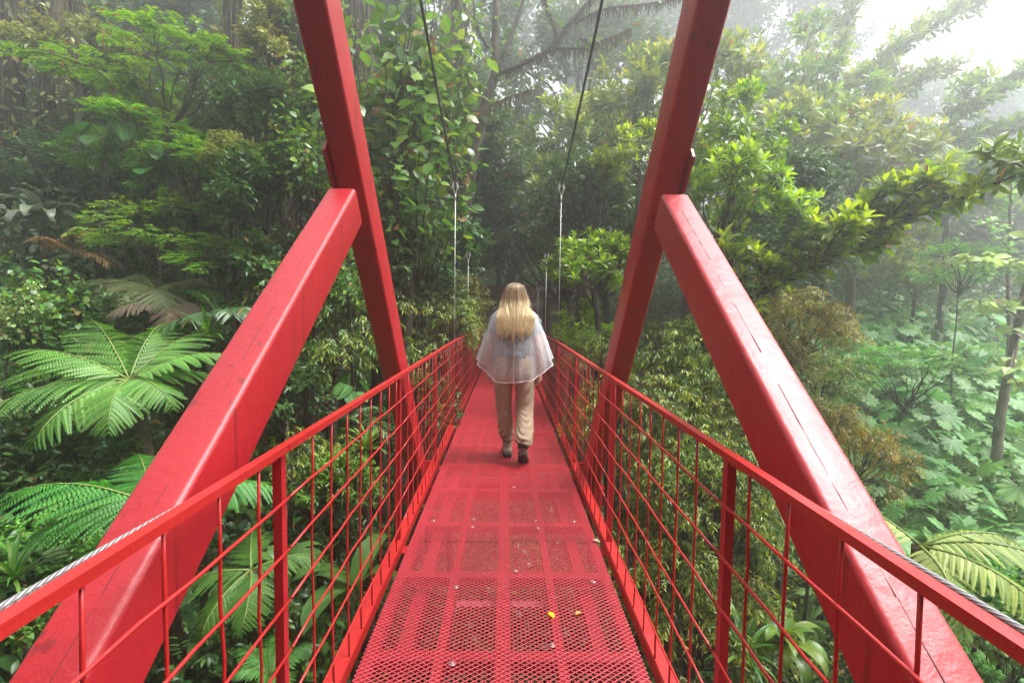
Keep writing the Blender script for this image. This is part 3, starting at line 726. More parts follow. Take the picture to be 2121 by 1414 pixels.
fallen_leaf(1142, 1272, .048, .5, G_YEL, "bright yellow fallen leaf lying on the red deck mesh near the middle")
fallen_leaf(1200, 1268, .055, 2.4, G_TAN, "curled brown fallen leaf lying on the red deck just right of the yellow one", .5)
fallen_leaf(1236, 1119, .05, 1.2, G_CREAM, "pale cream fallen leaf at the right edge of the deck beside the railing", .4)

# ------------------------------------------------------------------ the walking woman
def loft(m, rings, n=20):
    """rings: (cx,cy,cz, rx,ry[,tilt about x]) joined into one closed skin"""
    V = []; th = np.arange(n)*2*math.pi/n
    for r in rings:
        t = r[5] if len(r) > 5 else 0
        V.append(np.stack([r[0]+r[3]*np.cos(th), r[1]+r[4]*np.sin(th)*math.cos(t), r[2]+r[4]*np.sin(th)*math.sin(t)], 1))
    k = len(rings); i = np.arange(k-1)[:, None]*n; a = np.arange(n)[None]; b = (a+1) % n
    Vv = np.concatenate(V+[[[r[0], r[1], r[2]] for r in (rings[0], rings[-1])]])
    e = k*n; a1 = np.arange(n); b1 = (a1+1) % n
    m.add(Vv, np.stack([i+a, i+b, i+n+b, i+n+a], -1).reshape(-1, 4), np.concatenate([np.stack([b1, a1, np.full(n, e)], 1), np.stack([(k-1)*n+a1, (k-1)*n+b1, np.full(n, e+1)], 1)]))

def ball(m, c, r, n=14):
    c = np.asarray(c, float); r = np.broadcast_to(np.asarray(r, float), (3,))
    loft(m, [(c[0], c[1], c[2]+r[2]*math.sin(p), max(.001, r[0]*math.cos(p)), max(.001, r[1]*math.cos(p))) for p in np.linspace(-1.5, 1.5, n)], n+4)

def fuse(mb, name, mat, voxel, smooth_it=4, parent=None, disp=None):
    """melt overlapping lofts into one continuous skin"""
    me = mb.mesh(name+"_raw", None); o = bpy.data.objects.new(name+"_raw", me); COL.objects.link(o)
    r = o.modifiers.new("r", 'REMESH'); r.mode = 'VOXEL'; r.voxel_size = voxel
    s = o.modifiers.new("s", 'SMOOTH'); s.iterations = smooth_it; s.factor = .5
    dg = bpy.context.evaluated_depsgraph_get(); ev = o.evaluated_get(dg)
    out = bpy.data.meshes.new_from_object(ev, depsgraph=dg); out.name = name
    bpy.data.objects.remove(o); bpy.data.meshes.remove(me)
    if disp:
        n = len(out.vertices); co = np.zeros(n*3, np.float32); out.vertices.foreach_get('co', co); co = co.reshape(-1, 3).astype(float)
        no = np.zeros(n*3, np.float32); out.vertices.foreach_get('normal', no); no = no.reshape(-1, 3)
        co = co+no*disp(co)[:, None]; out.vertices.foreach_set('co', co.astype(np.float32).ravel()); out.update()
    out.polygons.foreach_set('use_smooth', np.ones(len(out.polygons), bool))
    out.materials.clear(); out.materials.append(mat)
    return link(name, out, parent)

SKIN = simple_mat("skin", (.50, .27, .19), rough=.5, var=.08)
KHAKI = simple_mat("khaki_cloth", (.37, .275, .185), rough=.85, var=.12, scale=60, bump=.15)
TEE = simple_mat("grey_speckled_cloth", (.15, .17, .18), rough=.9, var=.75, scale=110)
PACKM = simple_mat("dark_pack_cloth", (.085, .115, .155), rough=.6, var=.4, scale=25, bump=.3)
BOOTM = simple_mat("boot_suede", (.34, .29, .21), rough=.8, var=.3, scale=40)
SOLEM = simple_mat("boot_sole", (.025, .018, .016), rough=.8, var=.4, scale=60)
SOCKM = simple_mat("dark_sock", (.03, .03, .035), rough=.9)

PX0, PY0 = 0.075, 4.63
person = empty("person", (PX0, PY0, 0.006))
tag(person, "person with long blond hair in a clear rain poncho walking away along the red bridge", "person")
body = MB()
HX, HY_, HZ = 0.0, .02, 1.575
loft(body, [(0, .02, 1.455, .030, .034), (0, .025, 1.475, .052, .066), (0, .022, 1.51, .066, .086), (0, .012, 1.56, .075, .095), (0, .008, 1.60, .076, .096), (0, .006, 1.635, .066, .084), (0, .004, 1.66, .044, .056), (0, .004, 1.674, .012, .016)], 24)
ball(body, (0, .115, 1.555), (.013, .022, .020)); ball(body, (0, .098, 1.508), (.024, .012, .010)); ball(body, (0, .085, 1.475), (.03, .022, .018))
for s in (-1, 1): ball(body, (s*.078, .0, 1.56), (.010, .022, .032)); ball(body, (s*.032, .092, 1.583), (.017, .012, .010))
loft(body, [(0, .0, 1.36, .075, .065), (0, .002, 1.40, .058, .056), (0, .008, 1.44, .050, .052), (0, .012, 1.49, .050, .055)], 20)
loft(body, [(0, 0, .86, .15, .11), (0, 0, .95, .165, .115), (0, 0, 1.06, .135, .095), (0, .005, 1.18, .150, .105), (0, .0, 1.28, .165, .105), (0, -.004, 1.345, .165, .085), (0, 0, 1.385, .10, .06)], 24)
def limb(m, pts, rad, n=14): m.tube(smoothpath(pts, 4*len(pts)), np.interp(np.linspace(0, len(pts)-1, 4*len(pts)), range(len(pts)), rad), n)
HANDS = []
for s in (-1, 1):
    sh = (s*.165, 0, 1.345); el = (s*.222, -.03*1-.02*s, 1.075); wr = (s*.235, .05-.05*s, .842)
    limb(body, [(s*.12, 0, 1.345), sh, (s*.195, -.01, 1.22), el, (s*.232, .01-.03*s, .96), wr], [.05, .055, .047, .040, .037, .026])
    w_ = np.array(wr); dn = unit(np.array([s*.05, .12, -1.0])); palm = w_+dn*.075
    for k in range(5): # palm as a flat loft
        pass
    body.tube(np.array([w_-dn*.01, w_+dn*.02, w_+dn*.05, w_+dn*.085]), [.025, .028, .031, .028], 12)
    fw = np.array([0, 1., 0]); ins = np.array([-s*1., 0, 0])
    for q, (off, L) in enumerate(((.030, .068), (.011, .078), (-.009, .072), (-.028, .056))):
        b = w_+dn*.072+fw*off; k1 = b+dn*L*.42+ins*.006; k2 = k1+dn*L*.30+ins*.016; k3 = k2+dn*L*.20+ins*.020
        body.tube(np.array([b, k1, k2, k3]), [.0095, .0088, .0080, .0060], 8)
    b = w_+dn*.022+fw*.022; body.tube(np.array([b, b+dn*.028+fw*.022+ins*.010, b+dn*.058+fw*.030+ins*.018, b+dn*.078+fw*.028+ins*.02]), [.014, .012, .0105, .008], 8)
HIPL, HIPR = (-.085, 0, .88), (.085, 0, .88)
KL, KR = (-.075, .075, .48), (.088, .03, .47)
AL, AR = (-.052, .135, .10), (.088, -.215, .155)
limb(body, [HIPL, (-.083, .03, .70), KL, (-.065, .09, .30), AL], [.085, .075, .055, .05, .034]); limb(body, [HIPR, (.088, .02, .70), KR, (.09, -.10, .31), AR], [.085, .075, .055, .05, .034])
fuse(body, "body", SKIN, .0052, 3, person)

tro = MB()
loft(tro, [(0, -.005, 1.02, .150, .115), (0, -.005, .96, .172, .130), (0, -.006, .90, .185, .138), (0, -.004, .84, .186, .135), (0, 0, .79, .17, .12)], 28)
def trouser_leg(pts, rad):
    P = smoothpath(pts, 22); r = np.interp(np.linspace(0, len(pts)-1, 22), range(len(pts)), rad); tro.tube(P, r, 22)
trouser_leg([(-.096, 0, .86), (-.100, .035, .70), (-.092, .080, .50), (-.078, .100, .34), (-.062, .125, .22), (-.056, .130, .195)], [.092, .086, .077, .074, .074, .055])
trouser_leg([(.096, 0, .86), (.102, .01, .70), (.106, .005, .49), (.102, -.09, .34), (.096, -.170, .225), (.092, -.182, .20)], [.094, .090, .086, .084, .085, .060])
def wrinkle(co):
    x, y, z = co.T; side = np.where(x > .015, 1., -1.)
    low = np.clip((.62-z)/.3, 0, 1); top = np.clip((z-.55)/.2, 0, 1)
    w1 = np.sin(z*(105+25*np.sin(x*17+y*9))+14*x*side+5*np.sin(x*26)+4*np.sin(y*21))*low*.0055*(.6+.5*np.sin(z*23+x*31))
    w2 = np.sin((z*.8-side*x*1.5)*70+3*np.sin(y*30+x*20))*(.35+.65*(side > 0))*np.clip(1-abs(z-.66)/.2, 0, 1)*.0066
    w3 = np.sin(x*95+6*np.sin(z*12))*np.clip(1-abs(z-.3)/.14, 0, 1)*.0034
    return w1+w2+w3
fuse(tro, "trousers", KHAKI, .0075, 5, person, wrinkle)

tee = MB()
loft(tee, [(0, 0, .93, .170, .122), (0, 0, 1.02, .158, .115), (0, 0, 1.10, .150, .108), (0, .004, 1.20, .166, .118), (0, .0, 1.29, .182, .118), (0, -.004, 1.35, .178, .098), (0, 0, 1.395, .105, .072), (0, 0, 1.41, .07, .062)], 28)
for s in (-1, 1): tee.tube(smoothpath([(s*.11, 0, 1.345), (s*.17, 0, 1.340), (s*.200, -.008, 1.25), (s*.212, -.018, 1.205)], 12), np.interp(np.linspace(0, 3, 12), range(4), [.06, .068, .066, .064]), 18)
fuse(tee, "t_shirt", TEE, .008, 4, person, lambda co: .004*np.sin(co[:, 2]*55+9*np.sin(co[:, 0]*14)))

# boots
def boot(loc, pitch, rz, name="boot"):
    e = MB()
    loft(e, [(0, .0, .035, .040, .050), (0, .0, .07, .040, .050), (0, -.002, .11, .041, .050), (0, -.004, .15, .045, .054), (0, -.005, .165, .043, .052)], 18)
    loft(e, [(0, .05, .020, .038, .085), (0, .06, .045, .040, .090), (0, .055, .07, .034, .075), (0, .03, .095, .026, .05)], 20)
    ball(e, (0, .135, .040), (.040, .055, .028)); ball(e, (0, -.03, .045), (.036, .030, .035))
    o = fuse(e, name, BOOTM, .006, 3, person)
    s = MB(); ys = np.linspace(-.068, .196, 15); hw = [.026, .035, .038, .036, .033, .031, .032, .036, .041, .044, .045, .044, .040, .032, .018]
    top = [[-a, y, .024] for a, y in zip(hw, ys)]+[[a, y, .024] for a, y in zip(hw, ys)]; bot = [[-a, y, 0] for a, y in zip(hw, ys)]+[[a, y, 0] for a, y in zip(hw, ys)]
    n = 15; V = top+bot; Q = []
    for i in range(n-1):
        Q += [[i, i+1, n+i+1, n+i][::-1], [2*n+i, 2*n+i+1, 3*n+i+1, 3*n+i], [i, i+1, 2*n+i+1, 2*n+i], [n+i, 3*n+i, 3*n+i+1, n+i+1]]
    Q += [[0, 2*n, 3*n, n], [n-1, 2*n-1, 4*n-1, 3*n-1]]
    s.add(V, Q)
    for i in range(9):
        y = -.055+.027*i
        for sx in (-1, 1): s.box((sx*.018, y, -.004), (.024, .014, .010))
    so = link("sole", s.mesh("sole", SOLEM, smooth=False), o)
    t = MB(); t.tube([(0, -.056, .125), (0, -.062, .128)], .008, 10); t.tube(smoothpath([(-.044, -.01, .135), (-.03, -.045, .132), (0, -.058, .13), (.03, -.045, .132), (.044, -.01, .135)], 14), .004, 6)
    link("pull_tab", t.mesh("pull_tab", SOLEM), o)
    o.location = loc; o.rotation_euler = (pitch, 0, rz); o.scale = (1.15, 1.12, 1.15)
    return o
boot((-.052, .125, .010), 0, .05)
boot((.090, -.195, .085), -.60, -.08)
sk = MB()
sk.tube([(-.052, .128, .14), (-.056, .130, .21)], [.046, .054], 16); link("sock", sk.mesh("sock", SOCKM), person)
sk = MB(); sk.tube([(.089, -.215, .17), (.092, -.180, .24)], [.048, .054], 16); link("sock", sk.mesh("sock", SOCKM), person)

# backpack lying under the poncho
pk = MB(); loft(pk, [(0, -.150, .985, .088, .028), (0, -.158, 1.00, .108, .044), (0, -.166, 1.06, .116, .056), (0, -.166, 1.16, .116, .056), (0, -.158, 1.24, .108, .046), (0, -.150, 1.265, .085, .028)], 24)
pko = fuse(pk, "backpack", PACKM, .007, 3, None, lambda co: .003*np.sin(co[:, 2]*75+7*np.sin(co[:, 0]*30)))
pko.location = (PX0, PY0, .006); tag(pko, "small dark grey backpack worn under the clear poncho", "backpack")
z_ = MB(); z_.tube(curve((-.10, -.2235, 1.10), (.10, -.2235, 1.10), bend=(0, -.006, -.01), n=10), .003, 6); z_.box((.0, -.222, 1.03), (.13, .012, .05)); link("pocket", z_.mesh("pocket", PACKM), pko)
sp_ = MB()
for s in (-1, 1): sp_.tube(smoothpath([(s*.07, -.13, 1.26), (s*.105, -.10, 1.36), (s*.11, -.02, 1.415), (s*.105, .08, 1.36), (s*.10, .115, 1.20), (s*.10, .06, 1.03), (s*.10, -.12, 1.02)], 30), .012, 8)
link("strap", sp_.mesh("strap", PACKM), pko)

# clear plastic poncho: a draped sheet with folds and a hemmed edge
m_, t_, b_, o_ = base_mat("clear_plastic"); L_ = t_.links.new
b_.inputs['Base Color'].default_value = (.93, .95, .97, 1); b_.inputs['Roughness'].default_value = .22; b_.inputs['Specular IOR Level'].default_value = .7
tcn = N(t_, "ShaderNodeTexCoord"); nn = N(t_, "ShaderNodeTexNoise"); nn.inputs['Scale'].default_value = 26; nn.inputs['Detail'].default_value = 6; nn.inputs['Distortion'].default_value = 1.2; L_(tcn.outputs['Object'], nn.inputs['Vector'])
bb = N(t_, "ShaderNodeBump"); bb.inputs['Strength'].default_value = .7; bb.inputs['Distance'].default_value = .012; L_(nn.outputs[0], bb.inputs['Height']); L_(bb.outputs[0], b_.inputs['Normal'])
tb = N(t_, "ShaderNodeBsdfTransparent"); tb.inputs[0].default_value = (.97, .98, 1, 1)
tl_ = N(t_, "ShaderNodeBsdfTranslucent"); tl_.inputs[0].default_value = (.90, .93, .97, 1)
mxa = N(t_, "ShaderNodeMixShader"); mxa.inputs[0].default_value = .22; L_(b_.outputs[0], mxa.inputs[1]); L_(tl_.outputs[0], mxa.inputs[2])
lw = N(t_, "ShaderNodeLayerWeight"); lw.inputs[0].default_value = .35; L_(bb.outputs[0], lw.inputs['Normal'])
mpl = N(t_, "ShaderNodeMapRange"); mpl.inputs[3].default_value = .23; mpl.inputs[4].default_value = .82; L_(lw.outputs['Facing'], mpl.inputs[0])
ms = N(t_, "ShaderNodeMixShader"); L_(mpl.outputs[0], ms.inputs[0]); L_(tb.outputs[0], ms.inputs[1]); L_(mxa.outputs[0], ms.inputs[2]); L_(ms.outputs[0], o_.inputs[0])
PLASTIC = m_
HEMM = simple_mat("plastic_hem", (.80, .80, .82), rough=.35, var=.05)
rgp = np.random.default_rng(4)
nth, nr = 150, 40
def poncho_pt(th, t):
    """th: 0 = right side, -90deg = back; t: 0 neck .. 1 hem"""
    c, s = math.cos(th), math.sin(th)
    e = 1-abs(s)**1.4                                    # 1 at the sides, 0 front and back
    zt = 1.435; zh = .785+.19*(max(0, abs(c)-.42)/.58)**1.25+.010*math.sin(5*th+1)
    sh = min(1, t/.20)
    ax = .070+.130*math.sin(sh*math.pi/2)+.155*max(0, (t-.15)/.85)**.85
    ay = .070+.085*math.sin(sh*math.pi/2)+.085*max(0, (t-.15)/.85)**.8+(.055*math.sin(math.pi*min(1, max(0, t)))**.7 if s < 0 else 0)
    k = 1/(abs(c)**2.5+abs(s)**2.5)**(1/2.5)
    fold = (.013*math.sin(9*th+.8+1.5*math.sin(3*th))+.005*math.sin(17*th+2.2))*max(0, t-.12)*1.35
    drop = (.06*sh**1.6 if True else 0)*(1-.35*abs(c)); z = zt-drop*.9-(zt-drop*.9-zh)*max(0, (t-.12)/.88)**1.05
    return (k*ax*c+fold*c, k*ay*s+fold*s, z)
V = np.array([[poncho_pt(2*math.pi*i/nth, j/(nr-1)) for i in range(nth)] for j in range(nr)]); V += rgp.normal(size=V.shape)*.0012
m = MB(); i = np.arange(nr-1)[:, None]*nth; a = np.arange(nth)[None]; b = (a+1) % nth
m.add(V.reshape(-1, 3), np.stack([i+a, i+b, i+nth+b, i+nth+a], -1).reshape(-1, 4))
pon = link("poncho", m.mesh("poncho", PLASTIC), person)
h = MB(); h.tube(np.concatenate([V[-1], V[-1][:1]]), .0032, 6, cap=False); h.tube(V[8:, 112], .0016, 5)
link("hem", h.mesh("hem", HEMM), pon)
hd = MB()   # hood lying folded on the nape
for q in range(3): hd.tube(smoothpath([(-.13+.01*q, .0, 1.425), (-.10, -.09-.012*q, 1.40-.03*q), (0, -.125-.012*q, 1.37-.035*q), (.10, -.09-.012*q, 1.40-.03*q), (.13-.01*q, .0, 1.425)], 22), .012, 8)
link("hood", hd.mesh("hood", PLASTIC), pon)

# hair
m_, t_, b_, o_ = base_mat("blond_hair"); L_ = t_.links.new
uvn = N(t_, "ShaderNodeUVMap"); sx_ = N(t_, "ShaderNodeSeparateXYZ"); L_(uvn.outputs[0], sx_.inputs[0])
at_ = N(t_, "ShaderNodeAttribute", attribute_name="tint"); se_ = N(t_, "ShaderNodeSeparateColor"); L_(at_.outputs['Color'], se_.inputs[0])
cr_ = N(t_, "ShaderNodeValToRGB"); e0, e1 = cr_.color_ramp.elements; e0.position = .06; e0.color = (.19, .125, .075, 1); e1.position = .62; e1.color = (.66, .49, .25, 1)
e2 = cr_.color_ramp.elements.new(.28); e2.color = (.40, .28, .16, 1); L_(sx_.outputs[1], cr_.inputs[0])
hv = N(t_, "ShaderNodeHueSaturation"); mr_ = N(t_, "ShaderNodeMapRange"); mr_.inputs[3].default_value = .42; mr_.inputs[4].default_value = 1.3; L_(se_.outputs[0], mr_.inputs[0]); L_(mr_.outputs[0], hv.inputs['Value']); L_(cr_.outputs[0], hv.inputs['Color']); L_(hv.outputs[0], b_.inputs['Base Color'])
b_.inputs['Roughness'].default_value = .42; b_.inputs['Specular IOR Level'].default_value = .45
rgh = np.random.default_rng(8); hm = MB()
def back_y(x, z):
    B = V[:, 75:, :].reshape(-1, 3); d = (B[:, 0]-x)**2+(B[:, 2]-z)**2; k = np.argsort(d)[:6]; return B[k, 1].min()
def hair_strand(u, depth, rad):
    """u in -1..1 across the back of the head"""
    a = u*2.0; sx, cyy = math.sin(a), math.cos(a); o = depth
    top = np.array([.010*np.sign(u)+.018*u, .018-.025*rgh.random(), 1.676+o*.4])
    p1 = np.array([(.062+o)*sx, -.072*cyy-.015+.015*abs(u), 1.652]); p2 = np.array([(.089+o)*sx, -(.104+o)*cyy+.004, 1.585])
    p3 = np.array([(.105+o)*sx+.014*u, -(.108+o)*cyy-.012, 1.50]); p4 = np.array([.130*u+.03*sx+rgh.normal()*.006, -.118-.030*cyy-o, 1.405-.012*abs(u)])
    xe = .150*u+rgh.normal()*.013; ze = 1.235-.075*rgh.random()**1.5+.05*abs(math.sin(u*7+.6))+.022*rgh.normal()-.03*(abs(u) < .35)
    p5 = np.array([.158*u+rgh.normal()*.008, -.178-.015*cyy-o, 1.31]); p6 = np.array([xe, -.198-o+rgh.normal()*.006, ze])
    for q_, cl in ((p4, .010), (p5, .012), (p6, .012)): q_[1] = min(q_[1], back_y(q_[0], q_[2])-cl-o)
    P = smoothpath([top, p1, p2, p3, p4, p5, p6], 22)
    for q_ in P[11:]: q_[1] = min(q_[1], back_y(q_[0], q_[2])-.006-max(0, o))
    P[8:, 0] += np.sin(np.linspace(0, 10+5*rgh.random(), 14)+u*5+rgh.random()*2)*.0085*np.linspace(0, 1, 14)
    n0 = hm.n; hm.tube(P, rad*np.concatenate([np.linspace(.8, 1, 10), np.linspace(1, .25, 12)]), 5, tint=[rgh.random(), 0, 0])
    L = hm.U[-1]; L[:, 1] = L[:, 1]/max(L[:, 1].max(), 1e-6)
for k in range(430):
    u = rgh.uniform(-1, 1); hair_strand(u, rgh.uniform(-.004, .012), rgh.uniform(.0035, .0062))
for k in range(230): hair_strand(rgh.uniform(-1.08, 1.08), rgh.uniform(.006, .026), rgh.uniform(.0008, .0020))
link("hair", hm.mesh("hair", m_), person)
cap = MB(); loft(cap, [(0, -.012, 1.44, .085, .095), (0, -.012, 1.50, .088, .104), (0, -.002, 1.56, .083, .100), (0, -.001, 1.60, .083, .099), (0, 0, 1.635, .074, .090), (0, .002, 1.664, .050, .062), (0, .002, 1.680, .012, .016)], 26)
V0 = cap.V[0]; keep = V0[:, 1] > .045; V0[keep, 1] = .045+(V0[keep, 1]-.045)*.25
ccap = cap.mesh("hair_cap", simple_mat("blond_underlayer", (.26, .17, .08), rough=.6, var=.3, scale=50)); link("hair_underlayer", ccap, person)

# ------------------------------------------------------------------ vegetation: species
species("ros", [crown(21, (1.0, 1.0, .85), 14, 14, .36, .22, 'rosette', T_OBOV, .20, 9, up=.75, young=.42),
                crown(22, (1.1, .9, .8), 13, 15, .38, .22, 'rosette', T_OBOV, .19, 9, up=.8, young=.42)], TWIG, G_ROS)
species("spray", [crown(31, (1.15, 1.1, .8), 17, 17, .38, .22, 'spray', T_ELL2, .092, 6, up=.25, young=.35, flat=.30),
                  crown(32, (1.2, 1.0, .75), 16, 18, .40, .22, 'spray', T_ELL2, .088, 6, up=.25, young=.35, flat=.30)], TWIG, G_SPRAY)
species("round", [stems_round(41, 2.4, 22, .85, .175, T_ROUND, 21), stems_round(42, 2.2, 21, .9, .18, T_ROUND, 21)], TWIG, G_ROUND)
species("droop", [crown(51, (.95, .95, .8), 24, 24, .32, .22, 'droop', T_LANC, .085, 10, up=.2, young=.45, shell=.8),
                  crown(52, (1.0, .9, .75), 24, 24, .32, .22, 'droop', T_LANC, .080, 10, up=.2, young=.45, shell=.8)], TWIG, G_DROOP)
species("gloss", [crown(61, (.8, .8, .7), 18, 19, .30, .18, 'alt', T_ELL, .13, 8, up=.3, young=.25, twr=.003),
                  crown(62, (.85, .75, .7), 18, 20, .30, .18, 'alt', T_ELL, .12, 8, up=.3, young=.25, twr=.003)], TWIG, G_GLOSS)
species("lobed", [lobed_plant(71, 14), lobed_plant(72, 13, .85), lobed_plant(73, 15, 1.0)], STALK, G_PALM)
species("strap", [rosette_plant(81, 22, .55, T_STRAP, 80, 5, .62), rosette_plant(82, 20, .6, T_STRAP, 78, 0, .7)], STALK, G_STRAP)
species("bigstrap", [rosette_plant(83, 16, .42, T_BANANA, 75, 0, .5, wid=.8)], STALK, G_STRAP)
species("banana", [rosette_plant(84, 5, .75, T_BANANA, 78, 30, .45, young=.1)], STALK, G_BIG)
species("big", [bigleaf_plant(91, 9, .34, T_HEART), bigleaf_plant(92, 10, .30, T_ROUND)], STALK, G_BIG)
species("fern", [fern_crown(101, 10, 1.3)], STALK, G_FERN)
species("smallfern", [fern_crown(103, 8, .75, el=(60, 15), arch=.7, npairs=20), fern_crown(104, 7, .7, el=(50, 0), arch=.8, npairs=20)], STALK, G_FERN)
species("palm", [palm_crown(111, 10, 1.0), palm_crown(112, 9, .9, pairs=16)], STALK, G_GLOSS)
species("far", [crown(121, (2.6, 2.4, 2.2), 26, 30, .8, .40, 'alt', T_FARC, .20, 9, up=.3, young=.15, twr=.010),
                crown(122, (2.4, 2.6, 2.4), 26, 30, .8, .40, 'alt', T_FARC, .19, 9, up=.3, young=.15, twr=.010)], BARK, G_FAR)
recolour("rosmist", "ros", G_ROS2); recolour("golden", "droop", G_GOLD); recolour("bright", "gloss", G_SPRAY); recolour("grey", "bigstrap", G_GREY)
recolour("dryfern", "smallfern", G_BROWN); recolour("oldfern", "fern", G_FERNO); recolour("creep", "gloss", G_CREEP); recolour("pale", "round", G_PALE)
recolour("greybush", "round", G_GREY); recolour("drypalm", "palm", G_BROWN); recolour("palebig", "big", G_PALE); recolour("bromel", "bigstrap", G_CREEP)

def put(key, px, py, d, size, name, label, cat, group=None, rz=None, var=None, trunk=True, tilt=None, flat=1.0, stem=None):
    """a plant standing on the ground, its crown centred d metres ahead in the direction of photo pixel (px,py)"""
    if abs(at(px, py, d)[0]) < 1.0 and 0 < d < 19: print('CORRIDOR', key, px, py, d)
    sp = SPECIES[key]; k = (int(px)+int(py)) % len(sp) if var is None else var; st, lf = sp[k]
    P = at(px, py, d); gz = float(ground_z(P[0], P[1])); rg = random.Random(int(px*7+py))
    rz = rg.uniform(0, 6.28) if rz is None else rz
    root = empty(name, (P[0], P[1], min(gz, P[2])), 0); tag(root, label, cat, group)
    lift = P[2]-min(gz, P[2])
    f = link("foliage", lf, root, (0, 0, lift), rz, size); f.scale = (size, size, size*flat)
    if tilt: f.rotation_euler = (tilt[0], tilt[1], rz)
    if len(st.vertices):
        s = link("stems", st, root, (0, 0, lift), rz, size); s.scale = f.scale; s.rotation_euler = f.rotation_euler
    R = {"ros": .8, "rosmist": .8, "spray": .75, "far": 2.1}.get(key, .6)*size*flat
    if trunk and lift > R*.7:
        m = MB(); g = np.random.default_rng(int(px+3*py)); r0 = {"far": .16}.get(key, .030+.012*lift)*min(1.5, size)
        if stem: r0 = stem
        m.tube(curve((g.normal()*.15, g.normal()*.15, -.15), (0, 0, lift-R*.5), bend=(g.normal()*.12, g.normal()*.12, 0), n=12, jit=.012, rng=g), np.linspace(r0, r0*.6, 12), 9, wob=.05, rng=g)
        link("trunk", m.mesh("trunk", BARK if key != "lobed" else STALK), root)
    return root

def limb_tree(name, label, cat, limbs, radii, mats, twig, group=None, seed=1, mode='rosette', tpl=None, ll=.13, m=8, gap=.10, reach=.28, start=.15, young=.5, wid=1.0, upb=.7, moss=None, sparse=1.0, side=True):
    """a tree drawn limb by limb: limbs are lists of (px,py,d) seen in the photo, turned into points in space"""
    rng = np.random.default_rng(seed); W = [np.array([at(*q) for q in L]) for L in limbs]
    b = W[0][0]; gz = float(ground_z(b[0], b[1])); o = np.array([b[0], b[1], min(gz, b[2])]); root = empty(name, o); tag(root, label, cat, group)
    tr, lf, ms = MB(), MB(), MB()
    for i, (P, r) in enumerate(zip(W, radii)):
        pts = P-o
        if i == 0 and b[2]-gz > .1: pts = np.concatenate([[[.1, .05, -.2]], pts])
        n = 10*len(pts); S = smoothpath(pts, n)+rng.normal(size=(n, 3))*r*.10; S[0] = pts[0]
        tr.tube(S, np.linspace(r, max(.004, r*(.35 if i else .45)), n), 9, wob=.06, rng=rng)
        L = np.concatenate([[0], np.cumsum(np.linalg.norm(np.diff(S, axis=0), axis=1))]); T = L[-1]
        if twig > 0:
            s = T*start*(1 if i == 0 else .5)
            while s < T:
                p = np.array([np.interp(s, L, S[:, k]) for k in range(3)]); j = min(np.searchsorted(L, s), n-1); dr = unit(S[j]-S[max(j-1, 0)])
                for q in range(twig):
                    if rng.random() > sparse: continue
                    sd = unit(np.cross(dr, [0, 0, 1]))*rng.choice([-1, 1])*rng.random() if side else 0
                    e = unit(dr*.8+sd*1.1+np.array([0, 0, upb*rng.uniform(.2, 1.2)])+.35*rng.normal(size=3)); tl = reach*(.35+.8*rng.random())*(1.1-.4*s/T)
                    tip = p+e*tl; tr.tube(curve(p, tip, bend=(0, 0, -.03*tl), n=5), np.linspace(.007, .0025, 5)*min(1, r*40), 4, cap=False)
                    if mode == 'rosette':
                        mm = m+rng.integers(-2, 3); ii = np.arange(mm); az = ii*2.4+rng.random()*6; f = (ii+.5)/mm; ax = unit(e+np.array([0, 0, .5]))
                        el = np.radians(78-75*f)+rng.normal(size=mm)*.15; a = unit(np.cross(ax, [.3, .5, .8])); bb = np.cross(ax, a)
                        D = np.cos(el)[:, None]*(np.cos(az)[:, None]*a+np.sin(az)[:, None]*bb)+np.sin(el)[:, None]*ax
                        lf.stamp(tpl, tip-ax*(.3*ll*f)[:, None], D, unit(ax-D*(D@ax)[:, None]+.15*rng.normal(size=(mm, 3))), ll*(.55+.5*np.sqrt(f))*(.8+.4*rng.random(mm)), wid, tints(rng, mm, np.clip(young*1.6*(rng.random() < .75)*(1-f*1.2), 0, 1)))
                    else:
                        mm = m; f = (np.arange(mm)+1)/mm; sg = np.where(np.arange(mm) % 2, 1, -1); sd2 = unit(np.cross(e, [0, 0, 1]))
                        D = sg[:, None]*sd2*.9+e*.5+np.array([0, 0, -.35])+.35*rng.normal(size=(mm, 3))
                        lf.stamp(tpl, p+(tip-p)*f[:, None], D, unit(np.array([0, 0, 1.])+.4*rng.normal(size=(mm, 3))), ll*(.6+.6*rng.random(mm)), wid, tints(rng, mm, young*(rng.random(mm) < .3)))
                s += gap*(.6+.8*rng.random())
        if moss and i in moss:
            for s in np.arange(T*.08, T, .011):
                p = np.array([np.interp(s, L, S[:, k]) for k in range(3)])+rng.normal(size=3)*r*.5; h = .04+.26*rng.random()**2.0
                ms.tube(np.array([p, p+[rng.normal()*.02, rng.normal()*.02, -h*.5], p+[rng.normal()*.03, rng.normal()*.03, -h]]), [.014, .011, .002], 4, cap=False)
    link("trunk", tr.mesh("trunk", mats[0]), root)
    if lf.V: link("foliage", lf.mesh("foliage", mats[1]), root)
    if ms.V: link("moss", ms.mesh("moss", MOSS), root)
    return root

